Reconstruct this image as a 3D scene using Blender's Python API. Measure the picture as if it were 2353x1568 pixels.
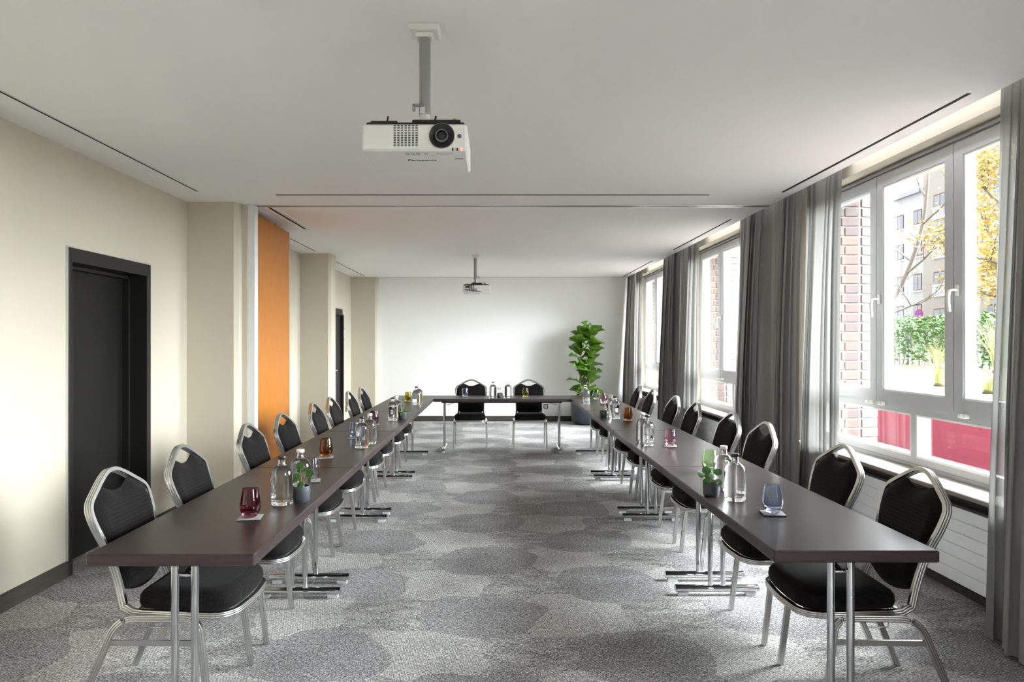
import bpy, math, random
from mathutils import Vector, Matrix
R = math.radians
scene = bpy.context.scene
for o in list(bpy.data.objects): bpy.data.objects.remove(o, do_unlink=True)
COL = scene.collection

# ---------------------------------------------------------------- camera, sky, light, exposure
F = 1640.0; VPX, VPY = 1141.5, 789.0; H = 1.49          # focal in px of the 2353 px frame, vanishing point, eye height
cd = bpy.data.cameras.new('camera'); cam = bpy.data.objects.new('camera', cd); COL.objects.link(cam)
cd.sensor_width = 36; cd.lens = F / 2353 * 36
cd.shift_x = (1176.5 - VPX) / 2353; cd.shift_y = (VPY - 784) / 2353
cd.clip_start = 0.05; cd.clip_end = 400
cam.location = (0, 0, H); cam.rotation_euler = (R(90), 0, 0)
scene.camera = cam

world = bpy.data.worlds.new('overcast_sky'); scene.world = world; world.use_nodes = True
bg = world.node_tree.nodes['Background']
bg.inputs[0].default_value = (0.935, 0.95, 1.0, 1); bg.inputs[1].default_value = 4.0

sd = bpy.data.lights.new('hazy_sun', 'SUN'); sun = bpy.data.objects.new('hazy_sun', sd); COL.objects.link(sun)
sd.energy = 27.0; sd.angle = R(75); sd.color = (0.95, 0.975, 1.0)
_sun_dir = Vector((-0.80, 0.07, -0.46)).normalized()            # the way the light travels
sun.rotation_euler = _sun_dir.to_track_quat('-Z', 'Y').to_euler()

scene.view_settings.view_transform = 'Standard'; scene.view_settings.look = 'None'
scene.view_settings.exposure = 1.6; scene.view_settings.gamma = 1.0
scene.view_settings.use_curve_mapping = False
cy = scene.cycles
cy.max_bounces = 14; cy.diffuse_bounces = 8; cy.glossy_bounces = 5; cy.transmission_bounces = 12
cy.transparent_max_bounces = 24; cy.sample_clamp_indirect = 12.0; cy.blur_glossy = 0.6
cy.use_denoising = True

# ---------------------------------------------------------------- materials
def lin(r, g, b):
    f = lambda c: (c / 12.92 if c <= 0.04045 else ((c + 0.055) / 1.055) ** 2.4)
    return (f(r / 255), f(g / 255), f(b / 255), 1)
MATS = {}
def mat(name, col, rough=0.5, metal=0.0, **kw):
    m = bpy.data.materials.new(name); m.use_nodes = True; MATS[name] = m
    b = m.node_tree.nodes['Principled BSDF']
    b.inputs['Base Color'].default_value = col if len(col) == 4 else (*col, 1)
    b.inputs['Roughness'].default_value = rough; b.inputs['Metallic'].default_value = metal
    for k, v in kw.items(): b.inputs[k.replace('_', ' ')].default_value = v
    return m
def nt(m): return m.node_tree.nodes, m.node_tree.links, m.node_tree.nodes['Principled BSDF']
def node(N, t, **kw):
    n = N.new(t)
    for k, v in kw.items(): setattr(n, k, v)
    return n
def coords(m, kind='Object', scale=(1, 1, 1), rot=(0, 0, 0), loc=(0, 0, 0)):
    N, L, b = nt(m); t = N.new('ShaderNodeTexCoord'); mp = N.new('ShaderNodeMapping')
    mp.inputs['Scale'].default_value = scale; mp.inputs['Rotation'].default_value = rot; mp.inputs['Location'].default_value = loc
    L.new(t.outputs[kind], mp.inputs[0]); return mp.outputs[0]
def bump_noise(m, scale=200, strength=0.1, dist=0.002, stretch=(1, 1, 1), detail=2):
    N, L, b = nt(m); v = coords(m, 'Object', stretch)
    n = N.new('ShaderNodeTexNoise'); n.inputs['Scale'].default_value = scale; n.inputs['Detail'].default_value = detail
    bp = N.new('ShaderNodeBump'); bp.inputs['Strength'].default_value = strength; bp.inputs['Distance'].default_value = dist
    L.new(v, n.inputs['Vector']); L.new(n.outputs[0], bp.inputs['Height']); L.new(bp.outputs[0], b.inputs['Normal'])
def colour_noise(m, c1, c2, scale, stretch=(1, 1, 1), detail=3, lo=.3, hi=.7):
    N, L, b = nt(m); v = coords(m, 'Object', stretch)
    n = N.new('ShaderNodeTexNoise'); n.inputs['Scale'].default_value = scale; n.inputs['Detail'].default_value = detail
    r = N.new('ShaderNodeValToRGB'); r.color_ramp.elements[0].color = (*c1[:3], 1); r.color_ramp.elements[1].color = (*c2[:3], 1)
    r.color_ramp.elements[0].position = lo; r.color_ramp.elements[1].position = hi
    L.new(v, n.inputs['Vector']); L.new(n.outputs[0], r.inputs[0]); L.new(r.outputs[0], b.inputs['Base Color'])
def island_ramp(m, stops):
    N, L, b = nt(m); g = N.new('ShaderNodeNewGeometry'); r = N.new('ShaderNodeValToRGB')
    e = r.color_ramp.elements
    while len(e) < len(stops): e.new(0.5)
    for i, (p, c) in enumerate(stops): e[i].position = p; e[i].color = (*c[:3], 1)
    L.new(g.outputs['Random Per Island'], r.inputs[0]); L.new(r.outputs[0], b.inputs['Base Color'])

mat('wall_beige', (.60, .55, .455), .9); bump_noise(MATS['wall_beige'], 350, .08, .001)
mat('wall_white', (.90, .905, .89), .9); bump_noise(MATS['wall_white'], 350, .08, .001)
mat('ceiling_white', (.90, .888, .882), .92); bump_noise(MATS['ceiling_white'], 300, .05, .001)
mat('white_paint', (.82, .82, .82), .45)
mat('soffit_white', (.82, .81, .78), .6)
mat('window_shaded_white', (.50, .51, .53), .38)  # white frames; their backlit grey is put into the base colour
mat('window_seal', (.03, .03, .03), .6)
mat('grey_trim', (.35, .35, .36), .4)
mat('door_dark', (.009, .008, .0075), .45, Specular_IOR_Level=.3); bump_noise(MATS['door_dark'], 60, .05, .001, (6, 6, .6))
mat('door_frame_dark', (.017, .0155, .015), .45, Specular_IOR_Level=.3)
mat('alu_trim', (.72, .72, .70), .35, .9)
mat('baseboard_dark', (.045, .038, .032), .5); colour_noise(MATS['baseboard_dark'], (.035, .03, .025), (.065, .055, .045), 6, (1, .6, 4))
mat('orange_veneer', lin(186, 108, 16), .42)
colour_noise(MATS['orange_veneer'], lin(172, 100, 6), lin(192, 121, 18), 14, (8, 8, .35), 4)
mat('black_slot', (.004, .004, .004), .8)
mat('table_dark', (.030, .021, .021), .36); MATS['table_dark'].node_tree.nodes['Principled BSDF'].inputs['Specular IOR Level'].default_value = .65
colour_noise(MATS['table_dark'], (.015, .0088, .0082), (.024, .0145, .0135), 5, (1, .12, 1), 4)
mat('table_edge', (.050, .033, .034), .35)
colour_noise(MATS['table_edge'], (.026, .0155, .016), (.047, .030, .031), 10, (1.2, .25, 8), 5)
mat('aluminium', (.60, .60, .59), .26, 1.0)
mat('chrome', (.66, .67, .69), .10, 1.0)
mat('pad_white', (.7, .72, .75), .4)
mat('black_plastic', (.010, .010, .011), .4)
mat('grey_plastic', (.42, .44, .44), .45)
mat('pole_grey', (.33, .34, .33), .42, .3)
mat('white_plastic', (.80, .80, .76), .42)
mat('lens_glass', (.02, .02, .025), .05)
mat('lens_ring', (.16, .17, .19), .3, .4)
mat('sensor_grey', (.11, .12, .15), .25)
mat('print_dark', (.03, .03, .035), .5)
mat('print_grey', (.35, .36, .38), .5)
mat('print_blue', (.02, .05, .25), .5)
mat('brass', (.45, .30, .14), .35, .8)
mat('led_red', (.9, .1, .08), .4); _b = MATS['led_red'].node_tree.nodes['Principled BSDF']
_b.inputs['Emission Color'].default_value = (1, .12, .08, 1); _b.inputs['Emission Strength'].default_value = 1.6
mat('radiator_white', (.88, .89, .92), .4)
mat('sill_stone', (.42, .39, .34), .35); colour_noise(MATS['sill_stone'], (.36, .33, .29), (.52, .49, .44), 18, (1, 1, 1), 4)
mat('sill_edge', (.22, .18, .15), .45)
mat('niche_dark', (.06, .055, .05), .7)
mat('pot_navy', (.030, .040, .062), .38)
mat('pot_slate', (.050, .057, .070), .45)
mat('soil', (.02, .014, .010), .95)
mat('coaster_felt', (.34, .335, .35), .95); bump_noise(MATS['coaster_felt'], 900, .4, .002)
mat('coaster_edge', (.05, .05, .055), .9)
mat('cap_black', (.012, .012, .012), .3)
mat('cap_white', (.78, .76, .72), .45)
mat('stem_green', (.22, .26, .06), .5)
mat('stem_brown', (.18, .11, .06), .8)
def leafmat(name, c1, c2, trans=.25, scale=9):
    m = mat(name, c1, .35); N, L, b = nt(m); colour_noise(m, c1, c2, scale)
    bump_noise(m, 30, .25, .004)
    out = N['Material Output']; tr = N.new('ShaderNodeBsdfTranslucent'); tr.inputs[0].default_value = (c2[0] * 1.6, c2[1] * 1.7, c2[2], 1)
    mx = N.new('ShaderNodeMixShader'); mx.inputs[0].default_value = trans
    L.new(b.outputs[0], mx.inputs[1]); L.new(tr.outputs[0], mx.inputs[2]); L.new(mx.outputs[0], out.inputs[0])
    return m
leafmat('fig_leaf', (.030, .080, .014), (.12, .235, .032), .22, 4)
leafmat('pilea_leaf', (.016, .062, .008), (.038, .115, .014), .2, 40)
leafmat('ivy_leaf', (.06, .15, .05), (.16, .28, .10), .2, 60)

def fabric():
    m = mat('chair_fabric', (.013, .011, .012), .85, Specular_IOR_Level=.15); N, L, b = nt(m)
    v = coords(m, 'Object', (1, 1, 1))
    vo = node(N, 'ShaderNodeTexVoronoi', feature='F1'); vo.inputs['Scale'].default_value = 190; vo.inputs['Randomness'].default_value = .15
    r = N.new('ShaderNodeValToRGB'); r.color_ramp.elements[0].position = .16; r.color_ramp.elements[0].color = (.036, .026, .026, 1)
    r.color_ramp.elements[1].position = .30; r.color_ramp.elements[1].color = (.005, .0042, .0046, 1)
    bp = N.new('ShaderNodeBump'); bp.inputs['Strength'].default_value = .5; bp.inputs['Distance'].default_value = .002
    L.new(v, vo.inputs['Vector']); L.new(vo.outputs['Distance'], r.inputs[0]); L.new(r.outputs[0], b.inputs['Base Color'])
    L.new(vo.outputs['Distance'], bp.inputs['Height']); L.new(bp.outputs[0], b.inputs['Normal'])
    b.inputs['Sheen Weight'].default_value = .03
fabric()

def cloth_curtain():
    m = mat('curtain_grey', (.31, .295, .288), .95); N, L, b = nt(m); bump_noise(m, 500, .2, .001, (1, 1, .15))
    out = N['Material Output']; tr = N.new('ShaderNodeBsdfTranslucent'); tr.inputs[0].default_value = (.17, .16, .15, 1)
    mx = N.new('ShaderNodeMixShader'); mx.inputs[0].default_value = .08
    L.new(b.outputs[0], mx.inputs[1]); L.new(tr.outputs[0], mx.inputs[2]); L.new(mx.outputs[0], out.inputs[0])
    m = mat('sheer_white', (.42, .415, .395), .95); N, L, b = nt(m)
    v = coords(m, 'Object', (1, 1, .12)); n = N.new('ShaderNodeTexNoise'); n.inputs['Scale'].default_value = 260
    L.new(v, n.inputs['Vector'])
    mr = N.new('ShaderNodeMapRange'); mr.inputs[1].default_value = .3; mr.inputs[2].default_value = .7; mr.inputs[3].default_value = .02; mr.inputs[4].default_value = .13
    L.new(n.outputs[0], mr.inputs[0])
    tr = N.new('ShaderNodeBsdfTranslucent'); tr.inputs[0].default_value = (.095, .094, .09, 1)
    mx = N.new('ShaderNodeMixShader'); mx.inputs[0].default_value = .55
    L.new(b.outputs[0], mx.inputs[1]); L.new(tr.outputs[0], mx.inputs[2])
    tp = N.new('ShaderNodeBsdfTransparent'); m2 = N.new('ShaderNodeMixShader')
    L.new(mr.outputs[0], m2.inputs[0]); L.new(mx.outputs[0], m2.inputs[1]); L.new(tp.outputs[0], m2.inputs[2])
    L.new(m2.outputs[0], N['Material Output'].inputs[0])
cloth_curtain()

def pane_glass():
    m = bpy.data.materials.new('pane_glass'); m.use_nodes = True; MATS['pane_glass'] = m
    N, L = m.node_tree.nodes, m.node_tree.links; N.remove(N['Principled BSDF'])
    tp = N.new('ShaderNodeBsdfTransparent'); tp.inputs[0].default_value = (.93, .95, .94, 1)
    gl = N.new('ShaderNodeBsdfGlossy'); gl.inputs['Roughness'].default_value = .02
    lw = N.new('ShaderNodeLayerWeight'); pw = node(N, 'ShaderNodeMath', operation='POWER'); pw.inputs[1].default_value = 5.0
    ma = node(N, 'ShaderNodeMath', operation='MULTIPLY_ADD'); ma.inputs[1].default_value = .9; ma.inputs[2].default_value = .03
    L.new(lw.outputs['Facing'], pw.inputs[0]); L.new(pw.outputs[0], ma.inputs[0])
    mx = N.new('ShaderNodeMixShader')
    L.new(ma.outputs[0], mx.inputs[0]); L.new(tp.outputs[0], mx.inputs[1]); L.new(gl.outputs[0], mx.inputs[2]); L.new(mx.outputs[0], N['Material Output'].inputs[0])
pane_glass()
def glass(name, col, ior=1.48, rough=0.0):
    m = mat(name, col, rough); b = m.node_tree.nodes['Principled BSDF']
    b.inputs['Transmission Weight'].default_value = 1; b.inputs['IOR'].default_value = ior
    return m
glass('bottle_glass', (.985, .99, .985), 1.48)
glass('bottle_water', (.99, .995, 1), 1.333 / 1.48)
glass('bottle_air', (1, 1, 1), 1 / 1.48)
glass('tumbler_burgundy', (.46, .17, .23)); glass('tumbler_amber', (.56, .27, .08)); glass('tumbler_blue', (.70, .77, .93))
glass('tumbler_smoke', (.80, .82, .85)); glass('tumbler_olive', (.64, .57, .12)); glass('tumbler_green', (.72, .90, .64)); glass('tumbler_pink', (.84, .60, .70))

# outside
mat('red_render', (.19, .016, .036), .8); bump_noise(MATS['red_render'], 60, .3, .004)
mat('mortar', (.27, .265, .255), .95)
def brickmat():
    m = mat('brick_clay', (.2, .1, .08), .8); N, L, b = nt(m)
    oi = N.new('ShaderNodeObjectInfo'); r = N.new('ShaderNodeValToRGB'); e = r.color_ramp.elements
    e[0].color = (.080, .060, .062, 1); e[1].color = (.110, .074, .062, 1); x = e.new(.5); x.color = (.092, .064, .059, 1)
    L.new(oi.outputs['Random'], r.inputs[0]); L.new(r.outputs[0], b.inputs['Base Color'])
brickmat()
mat('lawn', (.1, .09, .03), .95); colour_noise(MATS['lawn'], (.036, .034, .010), (.068, .053, .020), 2.2, (1, 1, 1), 8)
mat('asphalt', (.14, .14, .145), .9)
mat('hedge_leaf', (.05, .13, .02), .5); island_ramp(MATS['hedge_leaf'], [(0, (.024, .065, .012)), (.5, (.046, .11, .019)), (1, (.09, .155, .033))])
mat('autumn_leaf', (.4, .3, .03), .55); island_ramp(MATS['autumn_leaf'], [(0, (.27, .12, .022)), (.45, (.30, .20, .03)), (.75, (.29, .245, .05)), (1, (.16, .19, .045))])
mat('blade_grass', (.3, .32, .1), .7); island_ramp(MATS['blade_grass'], [(0, (.16, .25, .05)), (.6, (.34, .31, .12)), (1, (.45, .36, .2))])
mat('bark', (.07, .055, .045), .9)
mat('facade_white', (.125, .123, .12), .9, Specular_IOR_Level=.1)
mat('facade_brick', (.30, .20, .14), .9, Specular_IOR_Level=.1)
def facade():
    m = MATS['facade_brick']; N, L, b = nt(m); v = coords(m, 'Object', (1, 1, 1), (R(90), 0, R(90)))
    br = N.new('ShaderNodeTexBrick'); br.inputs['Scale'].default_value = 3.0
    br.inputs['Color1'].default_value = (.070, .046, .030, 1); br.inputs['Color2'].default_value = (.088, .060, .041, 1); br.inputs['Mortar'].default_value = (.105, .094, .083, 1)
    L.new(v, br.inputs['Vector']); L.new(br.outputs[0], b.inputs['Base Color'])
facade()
mat('facade_glass', (.03, .033, .04), .3, Specular_IOR_Level=.2)
mat('facade_frame', (.045, .02, .018), .7, Specular_IOR_Level=.1)
mat('roof_grey', (.08, .08, .085), .9)
mat('rail_white', (.55, .55, .55), .5)
mat('sign_red', (.28, .008, .012), .7, Specular_IOR_Level=.1); mat('sign_blue', (.006, .045, .20), .7, Specular_IOR_Level=.1); mat('sign_post', (.4, .4, .42), .4, .6)

# ---------------------------------------------------------------- carpet
def carpet():
    m = mat('carpet', (.4, .4, .4), .95); N, L, b = nt(m)
    tc = N.new('ShaderNodeTexCoord')
    ns = N.new('ShaderNodeTexNoise'); ns.inputs['Scale'].default_value = 2.2; ns.inputs['Detail'].default_value = 1
    L.new(tc.outputs['Object'], ns.inputs['Vector'])
    def vm(op, a=None, bb=None):
        n = node(N, 'ShaderNodeVectorMath', operation=op)
        for i, s in enumerate((a, bb)):
            if s is None: continue
            if isinstance(s, tuple): n.inputs[i].default_value = s
            else: L.new(s, n.inputs[i])
        return n.outputs[0]
    def mt(op, a, bb=0.0, c=None, clamp=False):
        n = node(N, 'ShaderNodeMath', operation=op); n.use_clamp = clamp
        for i, s in enumerate((a, bb, c)):
            if s is None: continue
            if isinstance(s, (int, float)): n.inputs[i].default_value = s
            else: L.new(s, n.inputs[i])
        return n.outputs[0]
    wob = vm('MULTIPLY', vm('SUBTRACT', ns.outputs['Color'], (.5, .5, .5)), (.34, .26, 0))
    p = vm('ADD', tc.outputs['Object'], wob)
    sp = N.new('ShaderNodeSeparateXYZ'); L.new(p, sp.inputs[0]); X, Y = sp.outputs[0], sp.outputs[1]
    def ell(cx, cy, px, py, rx, ry):
        # distance in a lattice of pebble shapes (1 at the rim)
        fx = mt('SUBTRACT', mt('FRACT', mt('ADD', mt('DIVIDE', mt('SUBTRACT', X, cx), px), 100.5)), .5)
        fy = mt('SUBTRACT', mt('FRACT', mt('ADD', mt('DIVIDE', mt('SUBTRACT', Y, cy), py), 100.5)), .5)
        ax = mt('POWER', mt('ABSOLUTE', mt('MULTIPLY', fx, px / rx)), 2.4); ay = mt('POWER', mt('ABSOLUTE', mt('MULTIPLY', fy, py / ry)), 2.4)
        return mt('ADD', ax, ay)
    def mask(d): return mt('LESS_THAN', d, 1.0)
    PX, PY = 1.56, 1.0
    dark = mask(mt('MINIMUM', ell(-.08, 3.9, PX, PY, .335, .31), ell(-.86, 4.4, PX, PY, .335, .31)))
    lite = mask(mt('MINIMUM', ell(.44, 3.92, PX, PY, .30, .30), ell(-.34, 4.42, PX, PY, .30, .30)))
    def ramp(src, stops):
        r = N.new('ShaderNodeValToRGB'); e = r.color_ramp.elements
        while len(e) < len(stops): e.new(.5)
        for i, (q, c) in enumerate(stops): e[i].position = q; e[i].color = (*c, 1)
        L.new(src, r.inputs[0]); return r.outputs[0]
    def noise(sc, stretch, detail=2, rough=.5):
        mp = N.new('ShaderNodeMapping'); mp.inputs['Scale'].default_value = stretch; L.new(tc.outputs['Object'], mp.inputs[0])
        n = N.new('ShaderNodeTexNoise'); n.inputs['Scale'].default_value = sc; n.inputs['Detail'].default_value = detail; n.inputs['Roughness'].default_value = rough
        L.new(mp.outputs[0], n.inputs['Vector']); return n.outputs[0]
    n_across = noise(46, (1, 4.5, 1), 1); n_along = noise(46, (4.5, 1, 1), 1); n_streak = noise(6, (1, 2.6, 1), 5, .65); n_patch = noise(1.8, (1, 1, 1), 4)
    n_fine = noise(150, (1, 1, 1), 0)
    weave = mt('ADD', mt('MULTIPLY', mt('MAXIMUM', n_across, n_along), .75), mt('MULTIPLY', n_fine, .25))
    s2 = N.new('ShaderNodeSeparateXYZ'); L.new(tc.outputs['Object'], s2.inputs[0])
    zig = mt('PINGPONG', s2.outputs[0], .05)
    grid = mt('MULTIPLY', mt('SINE', mt('MULTIPLY', s2.outputs[0], 290.0)), mt('SINE', mt('MULTIPLY', s2.outputs[1], 400.0)))
    weave = mt('ADD', weave, mt('MULTIPLY', grid, .045))
    herr = mt('SINE', mt('MULTIPLY', mt('ADD', s2.outputs[1], zig), 420.0))
    herr = mt('ADD', mt('MULTIPLY', herr, .05), weave)
    fine_rows = mt('SINE', mt('MULTIPLY', mt('ADD', s2.outputs[0], mt('MULTIPLY', s2.outputs[1], .25)), 480.0))
    c_dark = ramp(herr, [(.44, (.12, .118, .13)), (.56, (.29, .285, .305)), (.68, (.66, .65, .66))])
    c_lite = ramp(mt('ADD', weave, mt('MULTIPLY', fine_rows, .035)), [(.45, (.20, .196, .20)), (.56, (.52, .515, .51)), (.66, (.84, .83, .82))])
    w2 = mt('ADD', mt('MULTIPLY', weave, .78), mt('MULTIPLY', n_streak, .23))
    c_weave = ramp(w2, [(.46, (.11, .108, .115)), (.565, (.44, .435, .435)), (.66, (.84, .83, .82))])
    def mix(f, a, bb):
        n = node(N, 'ShaderNodeMix', data_type='RGBA'); L.new(f, n.inputs[0]); L.new(a, n.inputs[6]); L.new(bb, n.inputs[7]); return n.outputs[2]
    c = mix(lite, c_weave, c_lite); c = mix(mt('MULTIPLY', dark, .85), c, c_dark)
    tone = ramp(n_patch, [(.3, (.55, .54, .525)), (.65, (.90, .895, .885))])
    mul = node(N, 'ShaderNodeMix', data_type='RGBA', blend_type='MULTIPLY'); mul.inputs[0].default_value = 1
    L.new(c, mul.inputs[6]); L.new(tone, mul.inputs[7]); L.new(mul.outputs[2], b.inputs['Base Color'])
    bp = N.new('ShaderNodeBump'); bp.inputs['Strength'].default_value = .5; bp.inputs['Distance'].default_value = .004
    L.new(weave, bp.inputs['Height']); L.new(bp.outputs[0], b.inputs['Normal'])
    b.inputs['Specular IOR Level'].default_value = .15
carpet()

# ---------------------------------------------------------------- mesh helpers
class MB:
    def __init__(s): s.v = []; s.f = []
    def add(s, vs, fs):
        o = len(s.v); s.v += [tuple(p) for p in vs]; s.f += [tuple(i + o for i in q) for q in fs]; return s
    def box(s, x0, x1, y0, y1, z0, z1):
        return s.add([(x0, y0, z0), (x1, y0, z0), (x1, y1, z0), (x0, y1, z0), (x0, y0, z1), (x1, y0, z1), (x1, y1, z1), (x0, y1, z1)],
                     [(0, 3, 2, 1), (4, 5, 6, 7), (0, 1, 5, 4), (1, 2, 6, 5), (2, 3, 7, 6), (3, 0, 4, 7)])
    def cbox(s, x0, x1, y0, y1, z0, z1, c):
        # box with all edges chamfered by c
        vs, fs = [], []
        X, Y, Z = (x0, x1), (y0, y1), (z0, z1); idx = {}
        for i in (0, 1):
            for j in (0, 1):
                for k in (0, 1):
                    sx, sy, sz = (1 - 2 * i) * c, (1 - 2 * j) * c, (1 - 2 * k) * c
                    for a, pt in enumerate(((X[i], Y[j] + sy, Z[k] + sz), (X[i] + sx, Y[j], Z[k] + sz), (X[i] + sx, Y[j] + sy, Z[k]))):
                        idx[(i, j, k, a)] = len(vs); vs.append(pt)
        for i in (0, 1):
            q = [idx[(i, j, k, 0)] for j, k in ((0, 0), (1, 0), (1, 1), (0, 1))]; fs.append(tuple(q if i else q[::-1]))
            q = [idx[(j, i, k, 1)] for j, k in ((0, 0), (1, 0), (1, 1), (0, 1))]; fs.append(tuple(q[::-1] if i else q))
            q = [idx[(j, k, i, 2)] for j, k in ((0, 0), (1, 0), (1, 1), (0, 1))]; fs.append(tuple(q if i else q[::-1]))
        for a in (0, 1):
            for bq in (0, 1):
                fs.append((idx[(a, bq, 0, 0)], idx[(a, bq, 1, 0)], idx[(a, bq, 1, 1)], idx[(a, bq, 0, 1)]))
                fs.append((idx[(a, 0, bq, 0)], idx[(a, 1, bq, 0)], idx[(a, 1, bq, 2)], idx[(a, 0, bq, 2)]))
                fs.append((idx[(0, a, bq, 1)], idx[(1, a, bq, 1)], idx[(1, a, bq, 2)], idx[(0, a, bq, 2)]))
        for i in (0, 1):
            for j in (0, 1):
                for k in (0, 1): fs.append((idx[(i, j, k, 0)], idx[(i, j, k, 1)], idx[(i, j, k, 2)]))
        return s.add(vs, fs)
    def sweep(s, path, prof, ref=(0, 0, 1), closed=False, cap=True, scale=None):
        path = [Vector(p) for p in path]; ref = Vector(ref); n = len(path); m = len(prof); vs = []
        for i, p in enumerate(path):
            a = path[(i - 1) % n] if (closed or i > 0) else p; c = path[(i + 1) % n] if (closed or i < n - 1) else p
            t = (c - a).normalized()
            u = ref - t * ref.dot(t)
            if u.length < 1e-4: u = t.orthogonal()
            u.normalize(); w = t.cross(u)
            k = scale[i] if scale else 1
            for (pu, pw) in prof: vs.append(p + u * pu * k + w * pw * k)
        fs = []
        for i in range(n if closed else n - 1):
            j = (i + 1) % n
            for q in range(m):
                r = (q + 1) % m; fs.append((i * m + q, i * m + r, j * m + r, j * m + q))
        if cap and not closed: fs += [tuple(range(m))[::-1], tuple(range((n - 1) * m, n * m))]
        return s.add(vs, fs)
    def tube(s, path, r, seg=10, closed=False, scale=None):
        ref = (0, 0, 1)
        d = Vector(path[-1]) - Vector(path[0])
        if abs(d.normalized().z) > .8: ref = (1, 0, 0)
        return s.sweep(path, [(r * math.cos(2 * math.pi * i / seg), r * math.sin(2 * math.pi * i / seg)) for i in range(seg)], ref, closed, True, scale)
    def lathe(s, prof, seg=32, c=(0, 0, 0), cap0=True, cap1=True, flip=False):
        vs = []; n = len(prof)
        for (r, z) in prof:
            for i in range(seg):
                a = 2 * math.pi * i / seg; vs.append((c[0] + r * math.cos(a), c[1] + r * math.sin(a), c[2] + z))
        fs = []
        for k in range(n - 1):
            for i in range(seg):
                j = (i + 1) % seg; fs.append((k * seg + i, k * seg + j, (k + 1) * seg + j, (k + 1) * seg + i))
        if cap0: fs.append(tuple(range(seg))[::-1])
        if cap1: fs.append(tuple(range((n - 1) * seg, n * seg)))
        if flip: fs = [q[::-1] for q in fs]
        return s.add(vs, fs)
    def grid(s, rows, flip=False):
        n, m = len(rows), len(rows[0]); vs = [p for r in rows for p in r]; fs = []
        for i in range(n - 1):
            for j in range(m - 1):
                q = (i * m + j, i * m + j + 1, (i + 1) * m + j + 1, (i + 1) * m + j); fs.append(q[::-1] if flip else q)
        return s.add(vs, fs)
    def mesh(s, name, material, smooth=False):
        me = bpy.data.meshes.new(name); me.from_pydata(s.v, [], s.f)
        me.materials.append(MATS[material] if isinstance(material, str) else material)
        if smooth:
            me.polygons.foreach_set('use_smooth', [True] * len(me.polygons))
            if smooth is not True:
                import bmesh
                bm = bmesh.new(); bm.from_mesh(me); lim = R(smooth)
                for e in bm.edges:
                    if len(e.link_faces) == 2 and e.calc_face_angle(0) > lim: e.smooth = False
                bm.to_mesh(me); bm.free()
        me.update(); return me
    def build(s, name, material, parent=None, smooth=False, loc=(0, 0, 0)):
        return obj(name, s.mesh(name, material, smooth), parent, loc)
def obj(name, me, parent=None, loc=(0, 0, 0), rz=0):
    o = bpy.data.objects.new(name, me); COL.objects.link(o); o.location = loc; o.rotation_euler = (0, 0, rz)
    if parent: o.parent = parent
    return o
def tag(o, label=None, cat=None, group=None, kind=None):
    if label: o['label'] = label
    if cat: o['category'] = cat
    if group: o['group'] = group
    if kind: o['kind'] = kind
    return o
def empty(name, loc=(0, 0, 0), rz=0, **k): return tag(obj(name, None, None, loc, rz), **k)
def struct(o, label=None): return tag(o, label, kind='structure')
def copy_tree(o, parent=None):
    c = o.copy(); COL.objects.link(c); c.parent = parent
    for ch in list(o.children): copy_tree(ch, c)
    return c
def fillet(pts, rad, n=5):
    # round the inner corners of a polyline
    pts = [Vector(p) for p in pts]; out = [pts[0]]
    for i in range(1, len(pts) - 1):
        a, b, c = pts[i - 1], pts[i], pts[i + 1]; r = rad[i - 1] if isinstance(rad, (list, tuple)) else rad
        d1, d2 = (a - b).normalized(), (c - b).normalized(); p, q = b + d1 * r, b + d2 * r
        for k in range(n + 1):
            t = k / n; out.append(p * (1 - t) ** 2 + b * 2 * t * (1 - t) + q * t * t)
    out.append(pts[-1]); return out
def smoothpath(ctrl, n=6):
    # Catmull-Rom through the control points
    P = [Vector(p) for p in ctrl]; out = []
    for i in range(len(P) - 1):
        a = P[i - 1] if i else P[0] * 2 - P[1]; b, c = P[i], P[i + 1]; d = P[i + 2] if i + 2 < len(P) else P[-1] * 2 - P[-2]
        for k in range(n):
            t = k / n
            out.append(.5 * ((2 * b) + (c - a) * t + (2 * a - 5 * b + 4 * c - d) * t * t + (3 * b - a - 3 * c + d) * t ** 3))
    out.append(P[-1]); return out
def at(px, py, z):      # a point of the photograph at a known height
    y = (H - z) * F / (py - VPY); return ((px - VPX) * y / F, y)

# ---------------------------------------------------------------- room shell
XL, XR, YB, ZC, Y0 = -2.745, 2.67, 13.65, 2.74, -1.6
XE = 2.48                                # free edge of the suspended ceiling
WF, WI = [13.44, 9.80, 6.155, 2.52], 2.72  # far edges and width of the windows; the last, unseen, is added for daylight
ZS, ZT = 0.654, 2.752                    # sill and soffit
o = MB().add([(-3.3, Y0, 0), (2.93, Y0, 0), (2.93, YB + .2, 0), (-3.3, YB + .2, 0), (-3.3, Y0, -.1), (2.93, Y0, -.1), (2.93, YB + .2, -.1), (-3.3, YB + .2, -.1)],
             [(0, 1, 2, 3), (7, 6, 5, 4), (4, 5, 1, 0), (5, 6, 2, 1), (6, 7, 3, 2), (7, 4, 0, 3)]).build('floor', 'carpet'); struct(o, 'grey carpet with overlapping pebble shapes')
struct(MB().box(-3.0, XE, Y0, YB + .15, ZC, ZC + .16).box(XE, 2.95, Y0, YB + .15, 2.95, 3.05).build('ceiling', 'ceiling_white'), 'white suspended ceiling')
struct(MB().box(-3.0, 3.2, YB, YB + .15, 0, 3.0).build('wall_back', 'wall_white'), 'plain white back wall')
struct(MB().box(-3.0, 3.2, Y0 - .15, Y0, 0, 3.0).build('wall_front', 'wall_white'), 'white wall facing the back wall')
D1, D2 = (4.55, 5.638, 2.105), (11.72, 12.66, 2.087)
m = MB()
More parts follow.
